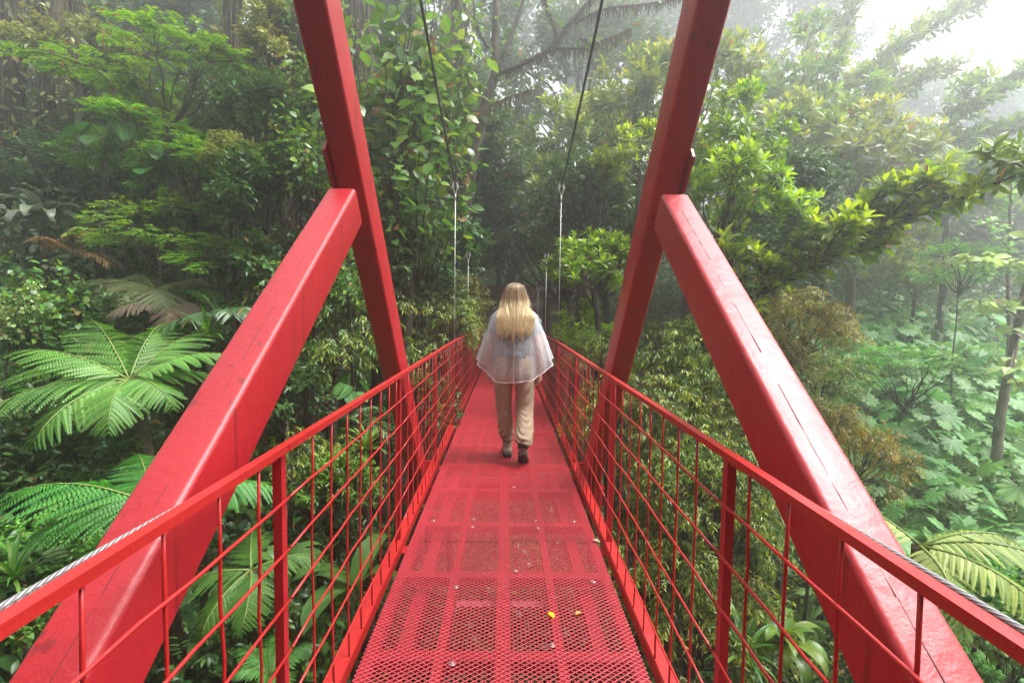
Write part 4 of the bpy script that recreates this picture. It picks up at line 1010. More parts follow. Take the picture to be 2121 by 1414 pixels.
# ------------------------------------------------------------------ prominent plants, left of the bridge
def frond_tree(name, label, center, n, L, azs, els, arcs, mat, seed, r=.07, wid=.34, npairs=20):
    P = at(*center); gz = float(ground_z(P[0], P[1])); root = empty(name, (P[0], P[1], gz)); tag(root, label, "tree fern"); st, lf = MB(), MB(); rg = np.random.default_rng(seed)
    for i in range(len(azs)): frond_into(st, lf, rg, (0, 0, P[2]-gz), math.radians(azs[i]), math.radians(els[i]), L[i] if isinstance(L, (list, tuple)) else L*(.9+.2*rg.random()), arcs[i], npairs, wid, .3)
    m = MB(); m.tube(curve((.12, .1, -.2), (0, 0, P[2]-gz), bend=(.03, .02, 0), n=18, jit=.006, rng=rg), np.linspace(r*1.5, r, 18), 12, wob=.16, rng=rg)
    for k in range(260):
        h = rg.random(); a = rg.random()*6.28; p = np.array([.12*(1-h)+r*1.2*math.cos(a), .1*(1-h)+r*1.2*math.sin(a), (P[2]-gz)*h]); o = np.array([math.cos(a), math.sin(a), .2])
        m.tube([p, p+o*.03+[0, 0, -.03], p+o*.04+[0, 0, -.10]], [.006, .004, .002], 3, cap=False)
    link("trunk", m.mesh("trunk", BARKM), root); link("rachises", st.mesh("rachises", simple_mat(name+"_rachis", (.17, .24, .05), rough=.5, var=.1)), root); link("fronds", lf.mesh("fronds", mat), root)
frond_tree("tree_fern", "large bright green tree fern with a full crown of fronds left of the near brace", (268, 786, 4.7), 11, [1.1, 1.02, 1.05, 1.25, 1.15, 1.0, .95, .85, .95, 1.0, .9], [150, 52, 14, 178, 215, 255, 292, 328, 102, 196, 38], [46, 46, 32, 20, 6, -6, -2, 8, 52, 34, 16], [.42, .42, .60, .62, .62, .55, .50, .60, .5, .5, .7], G_FERN, 5, wid=.35, npairs=18)
frond_tree("tree_fern", "lower tree fern with fronds reaching sideways behind the foot of the near brace", (318, 1045, 3.5), 9, [1.05, .72, .85, .95, .7, .6, .6, .7, .8], [182, 100, 58, 4, 30, 260, 330, 135, 200], [24, 46, 50, 26, 34, -12, -5, 38, 8], [.55, .5, .55, .60, .5, .5, .5, .5, .6], G_FERN, 6, r=.05, wid=.38, npairs=22)
frond_tree("tree_fern", "fern with a few hanging fronds seen low through the left railing mesh", (520, 1180, 3.3), 5, [.55, .5, .5, .5, .45], [190, 250, 300, 20, 120], [5, -8, 0, 18, 40], [.6, .6, .6, .55, .5], G_FERN, 8, r=.04)
frond_tree("tree_fern", "older dull green tree fern with drooping fronds behind the bright one", (320, 600, 6.6), 7, [1.1, 1.0, .9, 1.1, .9, .9], [185, 235, 270, 310, 20, 140], [20, 8, 0, 5, 25, 30], [.55, .6, .6, .6, .5, .5], G_FERNO, 9)
frond_tree("tree_fern", "faded brown fern fronds hanging below the dull green tree fern", (372, 625, 6.3), 3, [.85, .8, .7], [240, 290, 330], [5, -5, 0], [.55, .6, .6], leaf_mat("faded_fern", (.085, .055, .04), (.13, .09, .06), (.12, .07, .04), rough=.6, vein=.1), 10)
frond_tree("tree_fern", "pale yellowish fern with long hanging fronds outside the right railing", (1905, 1130, 3.0), 5, [.8, .78, .7, .65, .7], [-40, -75, -110, -10, 150], [28, 15, 5, 30, 40], [.85, .9, .9, .8, .6], G_FERNP, 12, r=.04, wid=.24)

put("spray", 345, 185, 8.0, 1.15, "small_leaved_tree", "bright green feathery tree with layered sprays high on the left", "tree", var=0)
put("spray", 300, 320, 7.6, .85, "small_leaved_tree", "lower feathery green tree crown under the tall bright one, left of the leg", "tree", var=1)
put("spray", 395, 370, 7.2, .62, "small_leaved_tree", "small bright green spray bush between the big heart leaves and the left brace", "tree", var=0)
put("spray", 330, 490, 6.8, .70, "small_leaved_tree", "fresh green leafy spray just above the dull tree fern", "shrub", var=1)
put("spray", 470, 560, 6.4, .50, "small_leaved_tree", "small fresh green spray beside the upper end of the left brace", "shrub", var=0)
put("spray", 150, 770, 5.9, .5, "small_leaved_tree", "small light green spray peeping out behind the bright tree fern", "shrub", var=0)
put("big", 215, 285, 7.4, 1.15, "philodendron", "climber with huge split heart leaves left of the feathery tree", "plant", var=0)
put("big", 315, 345, 7.2, .8, "philodendron", "cluster of large heart leaves low under the feathery tree", "plant", var=0)
put("bromel", 262, 420, 7.2, .75, "bromeliad", "yellow-green bromeliad perched under the heart leaves on the left", "bromeliad")
put("bromel", 365, 435, 7.0, .65, "bromeliad", "yellowish bromeliad beside the left brace, right of its neighbour", "bromeliad")
put("grey", 90, 450, 7.0, 1.5, "broad_leaved_plant", "greyish green plant with broad wet leaves at the left edge", "plant")
put("greybush", 80, 520, 7.2, .55, "broad_leaved_plant", "dull grey-green shrub with round leaves under the broad wet plant", "shrub", var=1)
put("drypalm", 150, 525, 6.8, .55, "dry_palm", "dry brown palm fronds hanging beside the grey-green plant", "palm", var=1)
put("palm", 455, 660, 5.6, .62, "small_palm", "dark green palm with narrow leaflets between the fern and the left brace", "palm", var=0)
put("strap", 430, 700, 5.2, .75, "strap_leaved_plant", "dark strap-leaved rosette beside the left brace behind the fern", "plant")
put("round", 95, 640, 5.6, .50, "round_leaved_shrub", "light green shrub with rounded leaves at the left edge above the fern", "shrub", var=0)
put("pale", 30, 655, 5.4, .32, "round_leaved_shrub", "pale round-leaved shrub at the far left edge above the fern fronds", "shrub", var=1)
put("gloss", 190, 700, 6.0, .8, "glossy_shrub", "glossy green shrub directly behind the bright tree fern", "shrub")
put("creep", 165, 120, 9.5, 1.1, "creeper", "yellowish creeper climbing a dark mossy trunk high on the left", "creeper")
put("creep", 330, 300, 9.2, .9, "creeper", "sparse yellow-leaved creeper behind the feathery tree", "creeper")
put("creep", 480, 330, 6.6, .42, "creeper", "pale drooping creeper leaves to the left of the leg joint", "creeper")
put("creep", 580, 130, 8.6, .85, "creeper", "light green creeper on the tall trunk just left of the left leg", "creeper", var=1)
put("creep", 560, 60, 8.6, .7, "creeper", "upper creeper on the tall trunk beside the left leg near the frame top", "creeper", var=0)
put("gloss", 560, 260, 7.6, .9, "glossy_shrub", "dark glossy shrub left of the left leg above the brace joint", "shrub")
put("round", 640, 330, 6.4, .55, "round_leaved_shrub", "round-leaved shrub half hidden behind the left leg joint", "shrub", var=0)
put("round", 655, 175, 7.0, .45, "round_leaved_shrub", "light green heart-leaved shoots against the left side of the leg", "shrub", var=1)
put("gloss", 560, 420, 6.4, .85, "glossy_shrub", "deep green shrub behind the upper half of the left brace", "shrub")
put("gloss", 600, 560, 6.2, .8, "glossy_shrub", "shaded glossy shrub behind the middle of the left brace", "shrub", var=1)
put("droop", 690, 690, 6.2, .85, "small_leaved_bush", "dark small-leaved bush in the gap between left brace and leg", "shrub", var=0)
put("round", 720, 590, 5.8, .32, "round_leaved_shrub", "shrub with big round leaves in the wedge under the left joint", "shrub", var=0)
put("gloss", 590, 830, 4.6, .5, "glossy_shrub", "round-leaved green shoots just under the left brace above the railing", "shrub", var=0)
# seen through and over the left railing
put("droop", 640, 990, 4.6, .50, "small_leaved_bush", "bright small-leaved bush seen through the left railing mesh", "shrub", var=1)
put("bright", 700, 1010, 4.4, .42, "small_leaved_bush", "fresh green leafy bush beyond the left railing near the tower leg", "shrub", var=0)
put("strap", 760, 930, 4.6, .60, "strap_leaved_plant", "light green strap-leaved plant beside the foot of the left leg", "plant", var=0)
put("big", 725, 810, 5.4, .5, "philodendron", "plant with pale-veined heart leaves between the left leg and the railing top", "plant", var=0)
put("banana", 735, 1225, 3.9, .9, "banana_plant", "tall paddle-leaved plant seen low through the left railing", "plant")
put("banana", 575, 1190, 3.6, .55, "banana_plant", "small paddle-leaved plant near the left post behind the mesh", "plant")
put("gloss", 690, 1180, 4.4, .62, "glossy_shrub", "glossy dark bush low behind the left mesh beside the paddle leaves", "shrub")
put("gloss", 500, 1330, 3.4, .55, "glossy_shrub", "glossy bush at the bottom of the photo behind the left mesh", "shrub")
put("smallfern", 430, 1080, 3.4, .45, "fern", "small green fern tucked beneath the left brace", "fern")
put("smallfern", 560, 1400, 2.9, .40, "fern", "bright green fern at the bottom edge behind the left mesh", "fern")
put("round", 640, 1340, 3.8, .40, "round_leaved_shrub", "shrub with rounded leaves below the left railing near the deck", "shrub", var=1)
put("palm", 745, 880, 5.2, .42, "small_palm", "feathery little palm behind the railing beside the left leg", "palm", var=1)
put("bright", 90, 1140, 3.9, .5, "glossy_shrub", "light green bush in the lower left corner beneath the fern frond", "shrub", var=1)
put("gloss", 60, 960, 4.6, .7, "glossy_shrub", "shaded leafy shrub at the left edge below the tree fern", "shrub")
put("gloss", 210, 960, 4.8, .7, "glossy_shrub", "dark leaves around the mossy fern trunk on the left", "shrub", var=1)
put("strap", 30, 1200, 3.2, .6, "strap_leaved_plant", "grassy strap-leaved clump in the lower left corner", "plant")
put("bright", 130, 1265, 2.9, .33, "glossy_shrub", "light green seedlings under the left handrail at the photo corner", "shrub")
put("bigstrap", 330, 1230, 3.1, .42, "strap_leaved_plant", "broad strap leaves between the left brace and the rail", "plant")
put("bromel", 905, 860, 6.4, .75, "dry_palm", "withered tan leaves hanging behind the left railing beyond the leg", "plant")
put("gloss", 870, 850, 6.2, .6, "glossy_shrub", "leafy shrub behind the left railing just beyond the tower leg", "shrub")

# centre, behind the walker
put("round", 660, 60, 8.6, .6, "round_leaved_shrub", "hazy round-leaved shoots at the top between the leg and the dark trunk", "shrub", var=0)
put("round", 800, 250, 7.4, 1.25, "round_leaved_shrub", "tall shrub with large glossy round leaves right of the left leg", "shrub", var=0)
put("round", 880, 190, 8.0, 1.15, "round_leaved_shrub", "tall round-leaved shrub beside the left suspension cable", "shrub", var=1)
put("round", 850, 420, 7.0, 1.0, "round_leaved_shrub", "lower round-leaved shrub between the left leg and the left hanger", "shrub", var=1)
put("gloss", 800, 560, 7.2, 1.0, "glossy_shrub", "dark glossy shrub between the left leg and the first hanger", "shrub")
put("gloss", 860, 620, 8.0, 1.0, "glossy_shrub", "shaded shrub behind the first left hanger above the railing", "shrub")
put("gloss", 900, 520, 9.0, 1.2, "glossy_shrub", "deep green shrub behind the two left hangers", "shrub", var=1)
put("creep", 962, 630, 10.5, .75, "creeper", "yellowish drooping leaves above the far end of the left railing", "creeper")
put("droop", 900, 680, 7.6, .7, "small_leaved_bush", "small-leaved bush just above the left railing near the first hanger", "shrub", var=0)
put("ros", 1035, 430, 21, 2.6, "dark_tree", "dark crowned tree above the walker's head", "tree")
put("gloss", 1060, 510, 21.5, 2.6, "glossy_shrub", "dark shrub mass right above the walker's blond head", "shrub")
put("palm", 968, 560, 15.5, 1.3, "small_palm", "shadowy palm in the dark gap just left of the walker's head", "palm")
put("rosmist", 1140, 420, 15.9, 1.89, "dark_tree", "dense green tree behind the right suspension cable", "tree")
put("rosmist", 1200, 300, 15.2, 1.74, "dark_tree", "green tree crown between the right cable and the right leg", "tree")
put("gloss", 1220, 420, 9.5, 1.2, "glossy_shrub", "dark leafy shrub behind the right hanger beside the leg", "shrub")
put("gloss", 1180, 560, 11.0, 1.1, "glossy_shrub", "shaded bush above the right railing near the second hanger", "shrub")
put("ros", 1230, 560, 6.8, .62, "rosette_tree", "yellow-tipped rosette shrub just left of the right leg", "shrub", var=0)
put("ros", 1215, 690, 7.2, .48, "rosette_tree", "low glossy rosette shrub above the right railing beside the leg", "shrub", var=1)
put("droop", 1240, 745, 6.2, .42, "small_leaved_bush", "little small-leaved bush touching the right railing by the leg", "shrub", var=1)

limb_tree("lichen_tree", "leaning lichen covered tree with mossy forking branches in the middle", "tree",
          [[(945, 620, 11), (955, 500, 11), (975, 360, 11), (1000, 230, 11), (1025, 150, 11), (1025, 60, 11), (1030, -60, 11)],
           [(1025, 150, 11), (1045, 110, 11), (1075, 30, 11.1), (1105, -50, 11.2)],
           [(1025, 155, 11), (1090, 130, 10.8), (1140, 100, 10.7), (1180, 50, 10.6), (1230, -10, 10.5), (1270, -80, 10.5)],
           [(1150, 105, 10.7), (1150, 60, 10.7), (1130, 10, 10.7), (1120, -50, 10.7)],
           [(1150, 100, 10.7), (1210, 100, 10.4), (1260, 80, 10.2), (1310, 60, 10.0)],
           [(1190, 50, 10.6), (1250, 20, 10.4), (1330, 10, 10.3), (1420, -5, 10.2)],
           [(1200, 80, 10.6), (1250, 90, 10.5), (1280, 88, 10.5)],
           [(1000, 225, 11), (1060, 200, 11), (1100, 185, 11)], [(1090, 150, 11), (1140, 180, 11.2), (1160, 230, 11.3)],
           [(1010, 100, 11), (985, 50, 11), (980, -20, 11)], [(985, 330, 11), (930, 270, 11), (905, 210, 11)]],
          [.15, .075, .065, .04, .026, .026, .022, .024, .022, .035, .035], (BARKM, G_ROUND), 1, seed=4, mode='alt', tpl=T_ROUND, ll=.15, m=3, gap=.20, reach=.45, start=.35, young=.4, moss=(2, 3, 4, 5, 6, 7), sparse=.55)

# right of the bridge
RC = "yellow-tipped rosette trees right of the bridge"
put("ros", 1490, 430, 5.9, .74, "rosette_tree", "glossy rosette tree with yellow shoots just right of the right leg", "tree", var=0)
put("ros", 1520, 300, 6.4, .66, "rosette_tree", "tree top of upright yellow-green rosettes right of the right leg", "tree", var=1)
put("rosmist", 1440, 190, 11.6, 1.38, "rosette_tree", "misty rosette tree showing on both sides of the upper right leg", "tree", var=0)
put("rosmist", 1320, 230, 12.2, 1.23, "rosette_tree", "light green rosette tree just left of the upper right leg", "tree", var=1)
put("ros", 1330, 330, 7.2, .55, "rosette_tree", "rosette tree with lime shoots left of the right leg joint", "tree", var=1)
put("rosmist", 1600, 330, 12.5, 1.52, "rosette_tree", "hazy rosette tree in the middle of the right hand trees", "tree", var=0)
put("rosmist", 1780, 330, 11.9, 1.45, "rosette_tree", "hazy tree with reddish buds behind the long right branch", "tree", var=1)
put("rosmist", 1660, 200, 15.2, 1.96, "rosette_tree", "foggy rosette tree rising under the white sky", "tree", var=1)
put("rosmist", 1960, 400, 12.5, 1.16, "rosette_tree", "foggy leafy tree near the right edge above the lobed leaves", "tree", var=0)
put("gloss", 1640, 430, 7.4, 1.0, "glossy_shrub", "dark shaded interior shrub behind the long right branch", "shrub", var=0)
put("gloss", 1590, 500, 7.2, .9, "glossy_shrub", "dark shrub in the shadow under the right rosette tree", "shrub", var=1)
limb_tree("rosette_tree", "long dark branch full of yellow-green rosettes sweeping out to the right", "tree",
          [[(1440, 760, 5.6), (1560, 622, 5.5), (1640, 575, 5.4), (1720, 530, 5.3), (1820, 475, 5.2), (1920, 435, 5.1), (1985, 405, 5.0)],
           [(1580, 610, 5.5), (1575, 560, 5.4), (1560, 520, 5.4)], [(1640, 575, 5.4), (1660, 520, 5.3), (1690, 480, 5.2)], [(1760, 508, 5.3), (1800, 430, 5.2), (1850, 395, 5.2)],
           [(1700, 540, 5.3), (1730, 490, 5.0), (1760, 465, 4.9)], [(1560, 622, 5.5), (1520, 560, 5.4), (1500, 510, 5.4)], [(1830, 470, 5.2), (1890, 400, 5.1), (1960, 370, 5.0)], [(1720, 530, 5.3), (1790, 520, 5.3), (1840, 505, 5.4)]],
          [.05, .016, .016, .016, .014, .018, .014, .012], (TWIG, G_ROS), 3, seed=9, tpl=T_OBOV, ll=.19, m=9, gap=.10, reach=.25, start=.36, young=.6)
limb_tree("rosette_tree", "dark green leafy branch reaching in from the right edge", "tree",
          [[(2330, 520, 3.6), (2250, 400, 3.5), (2150, 360, 3.5), (2060, 380, 3.5), (1990, 410, 3.5)], [(2150, 360, 3.5), (2080, 330, 3.5), (2035, 318, 3.5)], [(2140, 362, 3.5), (2120, 320, 3.6), (2090, 300, 3.6)]],
          [.018, .009, .009], (TWIG, G_ROS), 3, seed=15, tpl=leaf_tpl(5, p_ell(.15, 1.0), .3, .22), ll=.14, m=6, gap=.11, reach=.12, start=.50, young=.15, upb=.3)
limb_tree("rosette_tree", "foggy tree with long limbs rising to the upper right corner", "tree",
          [[(1560, 420, 16.8), (1640, 320, 16.8), (1720, 220, 16.8), (1800, 150, 16.8), (1880, 90, 16.8), (1960, 40, 16.8), (2040, 5, 16.8)],
           [(1700, 240, 16.8), (1735, 150, 16.8), (1750, 70, 16.8), (1770, -10, 16.8)], [(1640, 320, 16.8), (1760, 260, 16.5), (1880, 180, 16.4), (1960, 150, 16.2)],
           [(1760, 260, 16.8), (1800, 200, 16.8), (1850, 130, 16.8)], [(1700, 235, 16.8), (1680, 160, 16.8), (1690, 110, 16.8)], [(1600, 370, 16.8), (1600, 260, 16.8), (1590, 170, 16.8)]],
          [.10, .05, .05, .04, .04, .05], (BARK, G_ROS2), 4, seed=19, tpl=T_OBOV, ll=.30, m=8, gap=.17, reach=.85, start=.22, young=.4)
limb_tree("rosette_tree", "foggy tree limb with leafy tips stretching to the right edge", "tree",
          [[(1780, 400, 14.0), (1880, 330, 14.0), (1980, 250, 14.0), (2060, 200, 14.0), (2140, 150, 14.0), (2200, 120, 14.0)], [(1900, 310, 14.0), (2000, 290, 14.0), (2110, 270, 14.0), (2180, 262, 14.0)], [(1960, 270, 14.0), (1990, 210, 14.0), (2030, 170, 14.0)]],
          [.06, .035, .03], (BARK, G_ROS2), 4, seed=23, tpl=T_OBOV, ll=.28, m=8, gap=.17, reach=.6, start=.15, young=.35)
put("golden", 1640, 690, 6.0, .60, "golden_bush", "golden-leaved drooping bush beside the upper right brace", "shrub", var=0)
put("golden", 1590, 740, 5.8, .45, "golden_bush", "golden green bush against the edge of the right brace", "shrub", var=1)
put("golden", 1770, 950, 5.2, .48, "golden_bush", "golden-leaved bush midway down beside the right brace", "shrub", var=0)
put("golden", 1700, 880, 5.4, .36, "golden_bush", "smaller golden bush directly above the midway one", "shrub", var=1)
put("droop", 1690, 800, 6.6, .6, "small_leaved_bush", "shaded small-leaved bush below the golden bush", "shrub", var=1)
put("spray", 1880, 790, 8.2, .75, "small_leaved_tree", "misty light green bush among the lobed leaves", "shrub", var=0, stem=.018)
put("spray", 1990, 560, 9.5, .7, "small_leaved_tree", "misty feathery bush under the foggy limb at the right", "shrub", var=1, stem=.018)
put("rosmist", 1900, 560, 12.5, 1.01, "rosette_tree", "hazy shrub below the tip of the long branch", "shrub", var=1)
put("droop", 1330, 880, 4.9, .62, "small_leaved_bush", "small-leaved bush with yellow tips behind the right railing by the leg", "shrub", var=0)
put("droop", 1420, 760, 5.6, .72, "small_leaved_bush", "yellow-tipped bush filling the gap between right leg and brace", "shrub", var=1)
put("droop", 1480, 870, 5.2, .55, "small_leaved_bush", "small-leaved bush against the inner side of the right brace", "shrub", var=0)
put("droop", 1420, 1000, 4.4, .55, "small_leaved_bush", "bright small-leaved bush seen through the right mesh", "shrub", var=1)
put("golden", 1360, 970, 4.6, .35, "golden_bush", "yellow-green bush seen through the right mesh next to the leg", "shrub", var=1)
put("droop", 1480, 1080, 4.2, .55, "small_leaved_bush", "small-leaved bush through the right mesh beside the second post", "shrub", var=0)
put("droop", 1340, 1160, 4.3, .62, "small_leaved_bush", "shaded small-leaved bush low behind the right mesh", "shrub", var=1)
put("droop", 1440, 1290, 3.9, .6, "small_leaved_bush", "small-leaved bush at the bottom behind the right mesh", "shrub", var=0)
put("bigstrap", 1625, 1330, 3.5, .95, "strap_leaved_plant", "glossy broad strap plant in the dark hollow under the right brace", "plant")
put("strap", 1540, 1360, 3.4, .7, "strap_leaved_plant", "narrow strap-leaved plant low behind the right mesh", "plant")
put("gloss", 1560, 1140, 5.0, .45, "glossy_shrub", "dark leaves in the hollow behind the right post", "shrub")
put("bright", 2040, 1240, 3.6, .42, "glossy_shrub", "fresh green shrub outside the right railing beside the pale fern", "shrub")
put("round", 2085, 1290, 3.0, .28, "round_leaved_shrub", "light round-leaved shoots at the lower right edge", "shrub", var=0)
put("bright", 1990, 1395, 2.6, .2, "glossy_shrub", "lime green leaves at the bottom right beside the brace", "shrub")
limb_tree("pale_trunk_tree", "pale barked slender tree with broad whitish leaves at the right edge", "tree",
          [[(2068, 900, 7.5), (2085, 790, 7.5), (2108, 680, 7.5), (2130, 560, 7.5), (2150, 420, 7.5)], [(2112, 660, 7.5), (2070, 630, 7.3), (2030, 625, 7.2)], [(2100, 720, 7.5), (2095, 770, 7.2), (2110, 800, 7.1)], [(2130, 560, 7.5), (2060, 545, 7.3), (2000, 540, 7.2)]],
          [.075, .018, .015, .016], (BARKP, G_PALE), 2, seed=31, mode='alt', tpl=T_ROUND, ll=.20, m=4, gap=.22, reach=.22, start=.62, young=.2)
limb_tree("pale_trunk_tree", "thin pale stem with a flat tuft of whitish leaves in the right hand mist", "tree",
          [[(2090, 700, 9.5), (2088, 600, 9.5), (2090, 500, 9.5), (2095, 380, 9.5)], [(2088, 590, 9.5), (2040, 565, 9.3), (1990, 535, 9.2)], [(2090, 520, 9.5), (2060, 480, 9.4), (2030, 460, 9.4)]],
          [.045, .014, .012], (BARKP, G_PALE), 2, seed=33, mode='alt', tpl=T_ROUND, ll=.17, m=4, gap=.20, reach=.25, start=.75, young=.2)

# the slope of lobed leaves on the right: every herb its own
rg = random.Random(77); LOB = "herbs with large lobed leaves covering the right hand slope"
n = 0
for row in range(20):
    for k in range(15):
        y = 4.3+row*.55+rg.uniform(-.2, .2); x = 3.5+.16*y+k*.58+rg.uniform(-.25, .25)-(row > 9)*.6
        if n >= 240 or x > 4.2+1.05*y or x < 2.2+.34*y: continue
        gz = float(ground_z(x, y)); s = rg.uniform(.75, 1.15)
        st, lf = SPECIES["lobed"][rg.randrange(3)]
        root = empty("lobed_herb", (x, y, gz)); tag(root, "herb with big lobed green leaves, among many on the misty right slope", "herb", LOB)
        rz = rg.uniform(0, 6.28); f = link("foliage", lf, root, (0, 0, .85*s), rz, s); f2 = link("stems", st, root, (0, 0, .85*s), rz, s); n += 1

# ------------------------------------------------------------------ tall trees standing back
def tall_trunk(px, d, r, name, label, lean=(0, 0), moss=True, height=13, mat=None, vines=True, seed=1):
    P = at(px, 640, d); gz = float(ground_z(P[0], P[1])); root = empty(name, (P[0], P[1], gz)); tag(root, label, "tree"); g = np.random.default_rng(seed)
    m = MB(); path = smoothpath([(0, 0, -.3), (lean[0]*.2, lean[1]*.2, height*.3), (lean[0]*.6, lean[1]*.6, height*.65), (lean[0], lean[1], height)], 40)+g.normal(size=(40, 3))*r*.05
    m.tube(path, np.interp(np.linspace(0, 1, 40), [0, .06, 1], [r*1.7, r*1.1, r*.75]), 18, wob=.05, rng=g)
    link("trunk", m.mesh("trunk", mat or BARKM), root)
    if vines:
        v = MB(); e = MB()
        for q in range(9):
            a = g.random()*6.28; hh = np.linspace(.2, height*.95, 30); a2 = a+np.cumsum(g.normal(size=30))*.10
            c = np.stack([np.interp(hh, path[:, 2], path[:, k]) for k in range(2)], 1); v.tube(np.stack([c[:, 0]+(r*1.12)*np.cos(a2), c[:, 1]+(r*1.12)*np.sin(a2), hh], 1), .014+.02*g.random(), 5)
        for q in range(7):
            a = g.random()*6.28; z0 = height*.9*g.random()+.8; v.tube([(r*1.5*math.cos(a), r*1.5*math.sin(a), z0), (r*1.7*math.cos(a), r*1.7*math.sin(a), z0*.55), (r*1.6*math.cos(a), r*1.6*math.sin(a), .1)], .008, 4)
        K = int(110*height*max(.5, r*2)); a = g.random(K)*6.28; hh = g.random(K)*height*.9+.3; cl = np.sin(hh*2.1+3)*np.cos(a*2+hh) > -.2; a, hh = a[cl], hh[cl]
        c = np.stack([np.interp(hh, path[:, 2], path[:, k]) for k in range(2)], 1); o = np.stack([np.cos(a), np.sin(a), np.zeros_like(a)], 1)
        Pp = np.concatenate([c, hh[:, None]], 1)+o*(r*1.08+.10*g.random(len(a))[:, None]); D = o*.6+np.array([0, 0, -.6])+.5*g.normal(size=Pp.shape)
        e.stamp(T_ELL, Pp, D, unit(o+np.array([0, 0, .6])+.3*g.normal(size=Pp.shape)), .10+.10*g.random(len(a)), 1.1, tints(g, len(a), .5*(g.random(len(a)) < .4)))
        link("vines", v.mesh("vines", BARK), root); link("foliage", e.mesh("foliage", G_CREEP), root)
        h = MB(); K = int(70*height*max(.5, r*2)); a = g.random(K)*6.28; hh = g.random(K)*height*.92+.3
        for q in range(K):
            p = np.array([np.interp(hh[q], path[:, 2], path[:, 0])+r*1.1*math.cos(a[q]), np.interp(hh[q], path[:, 2], path[:, 1])+r*1.1*math.sin(a[q]), hh[q]]); o = np.array([math.cos(a[q]), math.sin(a[q]), 0])*.06*g.random(); l = .12+.5*g.random()**2
            h.tube([p, p+o+[0, 0, -l*.5], p+o*1.2+[0, 0, -l]], [.016, .012, .003], 4, cap=False)
        link("moss", h.mesh("moss", MOSS), root)
    return root, path
def with_crown(root, path, z, s, var, mat=None):
    st, lf = SPECIES["far"][var]
    link("crown", lf, root, (path[-1][0], path[-1][1], z), z, s); link("branches", st, root, (path[-1][0], path[-1][1], z), z, s)
for a in ((585, 8.8, .26, "epiphyte_tree", "thick dark trunk overgrown with climbing leaves just left of the left leg", (.3, .2), 1),
          (140, 10.5, .30, "epiphyte_tree", "mossy reddish trunk with hanging vines at the upper left", (-.3, .4), 2),
          (480, 9.8, .13, "epiphyte_tree", "slim vine-clad trunk behind the feathery tree on the left", (.2, .3), 3),
          (760, 10.8, .24, "epiphyte_tree", "dark vine-clad trunk right of the left leg behind the round leaves", (-.4, .5), 5),
          (935, 12.0, .16, "epiphyte_tree", "leafy trunk behind the left hangers", (.1, .5), 6),
          (40, 9.4, .14, "epiphyte_tree", "slender trunk at the far left edge", (.2, .2), 7),
          (690, 13.5, .22, "epiphyte_tree", "dim trunk deep in the forest hidden partly by the left leg", (.2, .2), 9)):
    r, p = tall_trunk(a[0], a[1], a[2], a[3], a[4], a[5], seed=a[6], height=12 if a[1] < 12 else 13)

FT = [(30, 260, 12, 1.0, "hazy dark tree filling the upper left corner"), (250, 90, 13, 1.2, "hazy tree crown behind the feathery tree at the top"), (110, 60, 14.5, 1.3, "misty tree crown at the top left behind the mossy trunk"), (430, 120, 14, 1.1, "dim tree crown left of the thick trunk near the top"),
      (420, 330, 11, .8, "dark understorey tree behind the left brace top"), (60, 380, 10.5, .7, "dark leafy tree above the broad grey plant"), (200, 430, 10.5, .8, "shaded tree behind the bromeliads on the left"), (560, 380, 10.5, .75, "shaded tree behind the left brace joint"),
      (680, 250, 12, .9, "dark tree peeping out on both sides of the left leg"), (780, 90, 13, 1.0, "misty dark tree at the top right of the left leg"), (860, 330, 13, 1.0, "shadowy tree behind the tall round-leaved shrubs"), (900, 60, 15.5, 1.1, "misty tree at the top beside the left cable"),
      (975, 330, 18, 1.3, "misty tree behind the leaning lichen tree"), (1200, 180, 20, 1.3, "foggy tree below the mossy branches"), (1165, 480, 15, 1.0, "shadowy tree behind the far end of the bridge"),
      (930, 470, 14.5, 1.0, "shadowy tree left of the walker behind the hangers"), (1250, 470, 13, .9, "dark tree behind the right leg"), (1320, 400, 12, .8, "dark tree half hidden by the right leg joint"), (1310, 120, 24, 1.7, "very faint tree in the fog left of the upper right leg"),
      (1560, 90, 26, 1.6, "pale ghostly tree in the fog right of the upper right leg"), (1420, 60, 28, 1.8, "faint ghostly tree behind the upper right leg"), (1180, 60, 26, 1.5, "faint ghostly tree behind the mossy branches"),
      (1600, 560, 10.5, .7, "shaded tree under the long right branch"), (1740, 600, 17, 1.0, "misty tree above the golden bush"), (1850, 520, 20, 1.35, "misty tree crown at the right behind the branch tip"), (2000, 470, 22, 1.5, "misty tree at the right edge of the slope"),
      (2110, 560, 19, 1.2, "misty tree behind the pale trunk"), 
      (1750, 430, 22, 1.6, "fog-washed tree in the right background"), (2080, 330, 20, 1.3, "nearly white tree in the fog at the right edge"), (1900, 300, 22, 1.4, "nearly white tree in the fog behind the long limbs")]
for px, py, d, s, lab in FT:
    k = 1.3 if py < 300 and d < 18 else 1.7 if ('faint' in lab or 'ghost' in lab or 'white' in lab) else 1.0
    put("far", px, py, d*k, s*k, "forest_tree", lab, "tree", stem=.06 if px > 1500 else None)

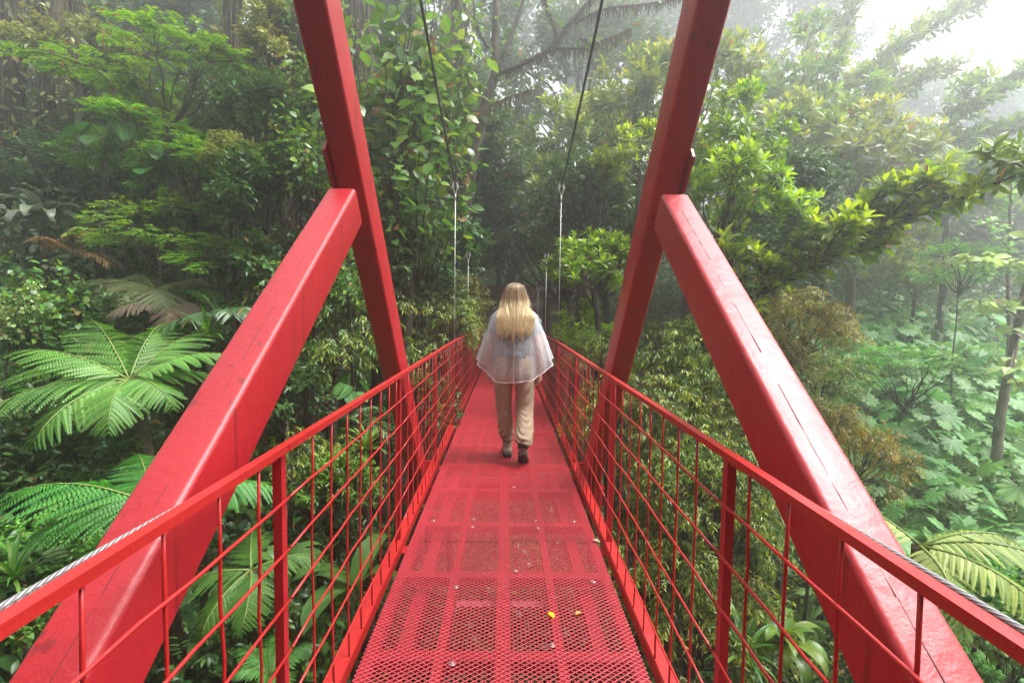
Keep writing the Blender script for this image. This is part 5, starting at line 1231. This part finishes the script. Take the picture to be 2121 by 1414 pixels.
# ------------------------------------------------------------------ growth nobody could count: undergrowth and the wood behind
def scatter(name, pts, protos, mat, rng, smin, smax, lift=.0):
    m = MB()
    for x, y in pts:
        s = rng.uniform(smin, smax); z = float(ground_z(x, y)); m.merge(protos[rng.integers(len(protos))], rotz(rng.random()*6.28), (x, y, z+lift*s), s)
    tag(link(name, m.mesh(name, mat)), kind='stuff'); return m
rng = np.random.default_rng(123)
def clump(seed, n, L, tpl, H, R=.5, droop=-.25, young=.12):
    """a mound of leaves, most of them on its outside"""
    g = np.random.default_rng(seed); m = MB(); d = g.normal(size=(n, 3)); d[:, 2] = np.abs(d[:, 2])*1.1-.15; d = unit(d); r = g.random(n)**.35
    lump = 1+.22*np.sin(d[:, 0]*5+seed)*np.cos(d[:, 1]*6+d[:, 2]*4); P = d*(r*lump)[:, None]*np.array([R, R, H])
    D = d*np.array([1, 1, .2])+np.array([0, 0, droop])+.45*g.normal(size=(n, 3))
    m.stamp(tpl, P, D, unit(np.array([0, 0, 1.])+.6*d+.35*g.normal(size=(n, 3))), L*(.6+.8*g.random(n)), 1.1, tints(g, n, .6*(g.random(n) < young)*d[:, 2]**2))
    return m
cl_small = [clump(200+i, 300, .062, T_ELL2, .75, .55) for i in range(4)]
cl_mid = [clump(210+i, 170, .105, T_ELL, .85, .6) for i in range(4)]
cl_round = [clump(215+i, 90, .15, T_ROUND, .8, .6) for i in range(2)]
cl_tall = [clump(220+i, 420, .13, T_ELL2, 1.9, .9, -.45) for i in range(4)]
cl_far = [clump(230+i, 260, .22, T_FARC, 1.9, 1.2) for i in range(3)]
def field(n, x0, x1, y0, y1, test): 
    out = []
    while len(out) < n:
        x = rng.uniform(x0, x1); y = rng.uniform(y0, y1)
        if test(x, y): out.append((x, y))
    return out
vis = lambda x, y: abs(x) < 1.15*y+1.5 and not (abs(x) < 1.5 and y > 14) and not (abs(x) < 1.2 and float(ground_z(x, y)) > -1.4)
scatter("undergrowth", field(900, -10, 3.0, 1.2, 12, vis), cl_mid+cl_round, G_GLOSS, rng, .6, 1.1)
scatter("bright_undergrowth", field(260, -9, 2.0, 1.2, 11, vis), cl_small+cl_round, G_ROUND, rng, .5, 1.0)
scatter("small_leaved_undergrowth", field(700, .9, 9, 1.2, 12, vis), cl_small, G_DROOP, rng, .6, 1.15)
vis2 = lambda x, y: vis(x, y) and abs(x) > 1.9 and (x < -5 or y > 8.5) and not (x > 2.5 and y < 13)
scatter("forest_undergrowth", field(620, -19, 19, 7.0, 26, vis2), cl_tall, G_FAR, rng, .7, 1.35)
scatter("distant_forest", field(420, -45, 45, 24, 60, lambda x, y: True), cl_far, G_FAR, rng, 1.8, 3.2)
scatter("forest", field(300, -24, 24, -24, -3.2, lambda x, y: abs(x) > 2.0 or y < -6), cl_far, G_FAR, rng, 1.7, 3.6)  # unseen wood behind the camera, added to cut light from behind
m = MB()  # unseen raised crowns on trunks, added to shade the tower legs from behind
for x, y in field(90, -16, 16, -16, -3.5, lambda x, y: True):
    z = float(ground_z(x, y)); h = rng.uniform(5, 10); s_ = rng.uniform(1.3, 2.2); m.merge(cl_far[rng.integers(3)], rotz(rng.random()*6.28), (x, y, z+h), s_)
    m.tube(curve((x, y, z-.2), (x, y, z+h), bend=rng.normal(size=3)*.3, n=8), np.linspace(.16, .07, 8), 7)
tag(link("unseen_shade_canopy", m.mesh("unseen_shade_canopy", G_FAR)), kind='stuff')

# ------------------------------------------------------------------ the mist: one even body of air round everything
m = MB(); m.box((0, 10, 5.5), (156, 146, 24)); hz = m.mesh("haze", None, smooth=False)
hm_ = bpy.data.materials.new("haze"); hm_.use_nodes = True; t_ = hm_.node_tree
t_.nodes.remove(t_.nodes["Principled BSDF"]); pv = N(t_, "ShaderNodeVolumePrincipled"); pv.inputs['Color'].default_value = (.95, .97, 1.0, 1); pv.inputs['Density'].default_value = HAZE; pv.inputs['Anisotropy'].default_value = .78
t_.links.new(pv.outputs[0], t_.nodes["Material Output"].inputs['Volume']); hz.materials.append(hm_)
tag(link("haze", hz), kind='stuff')
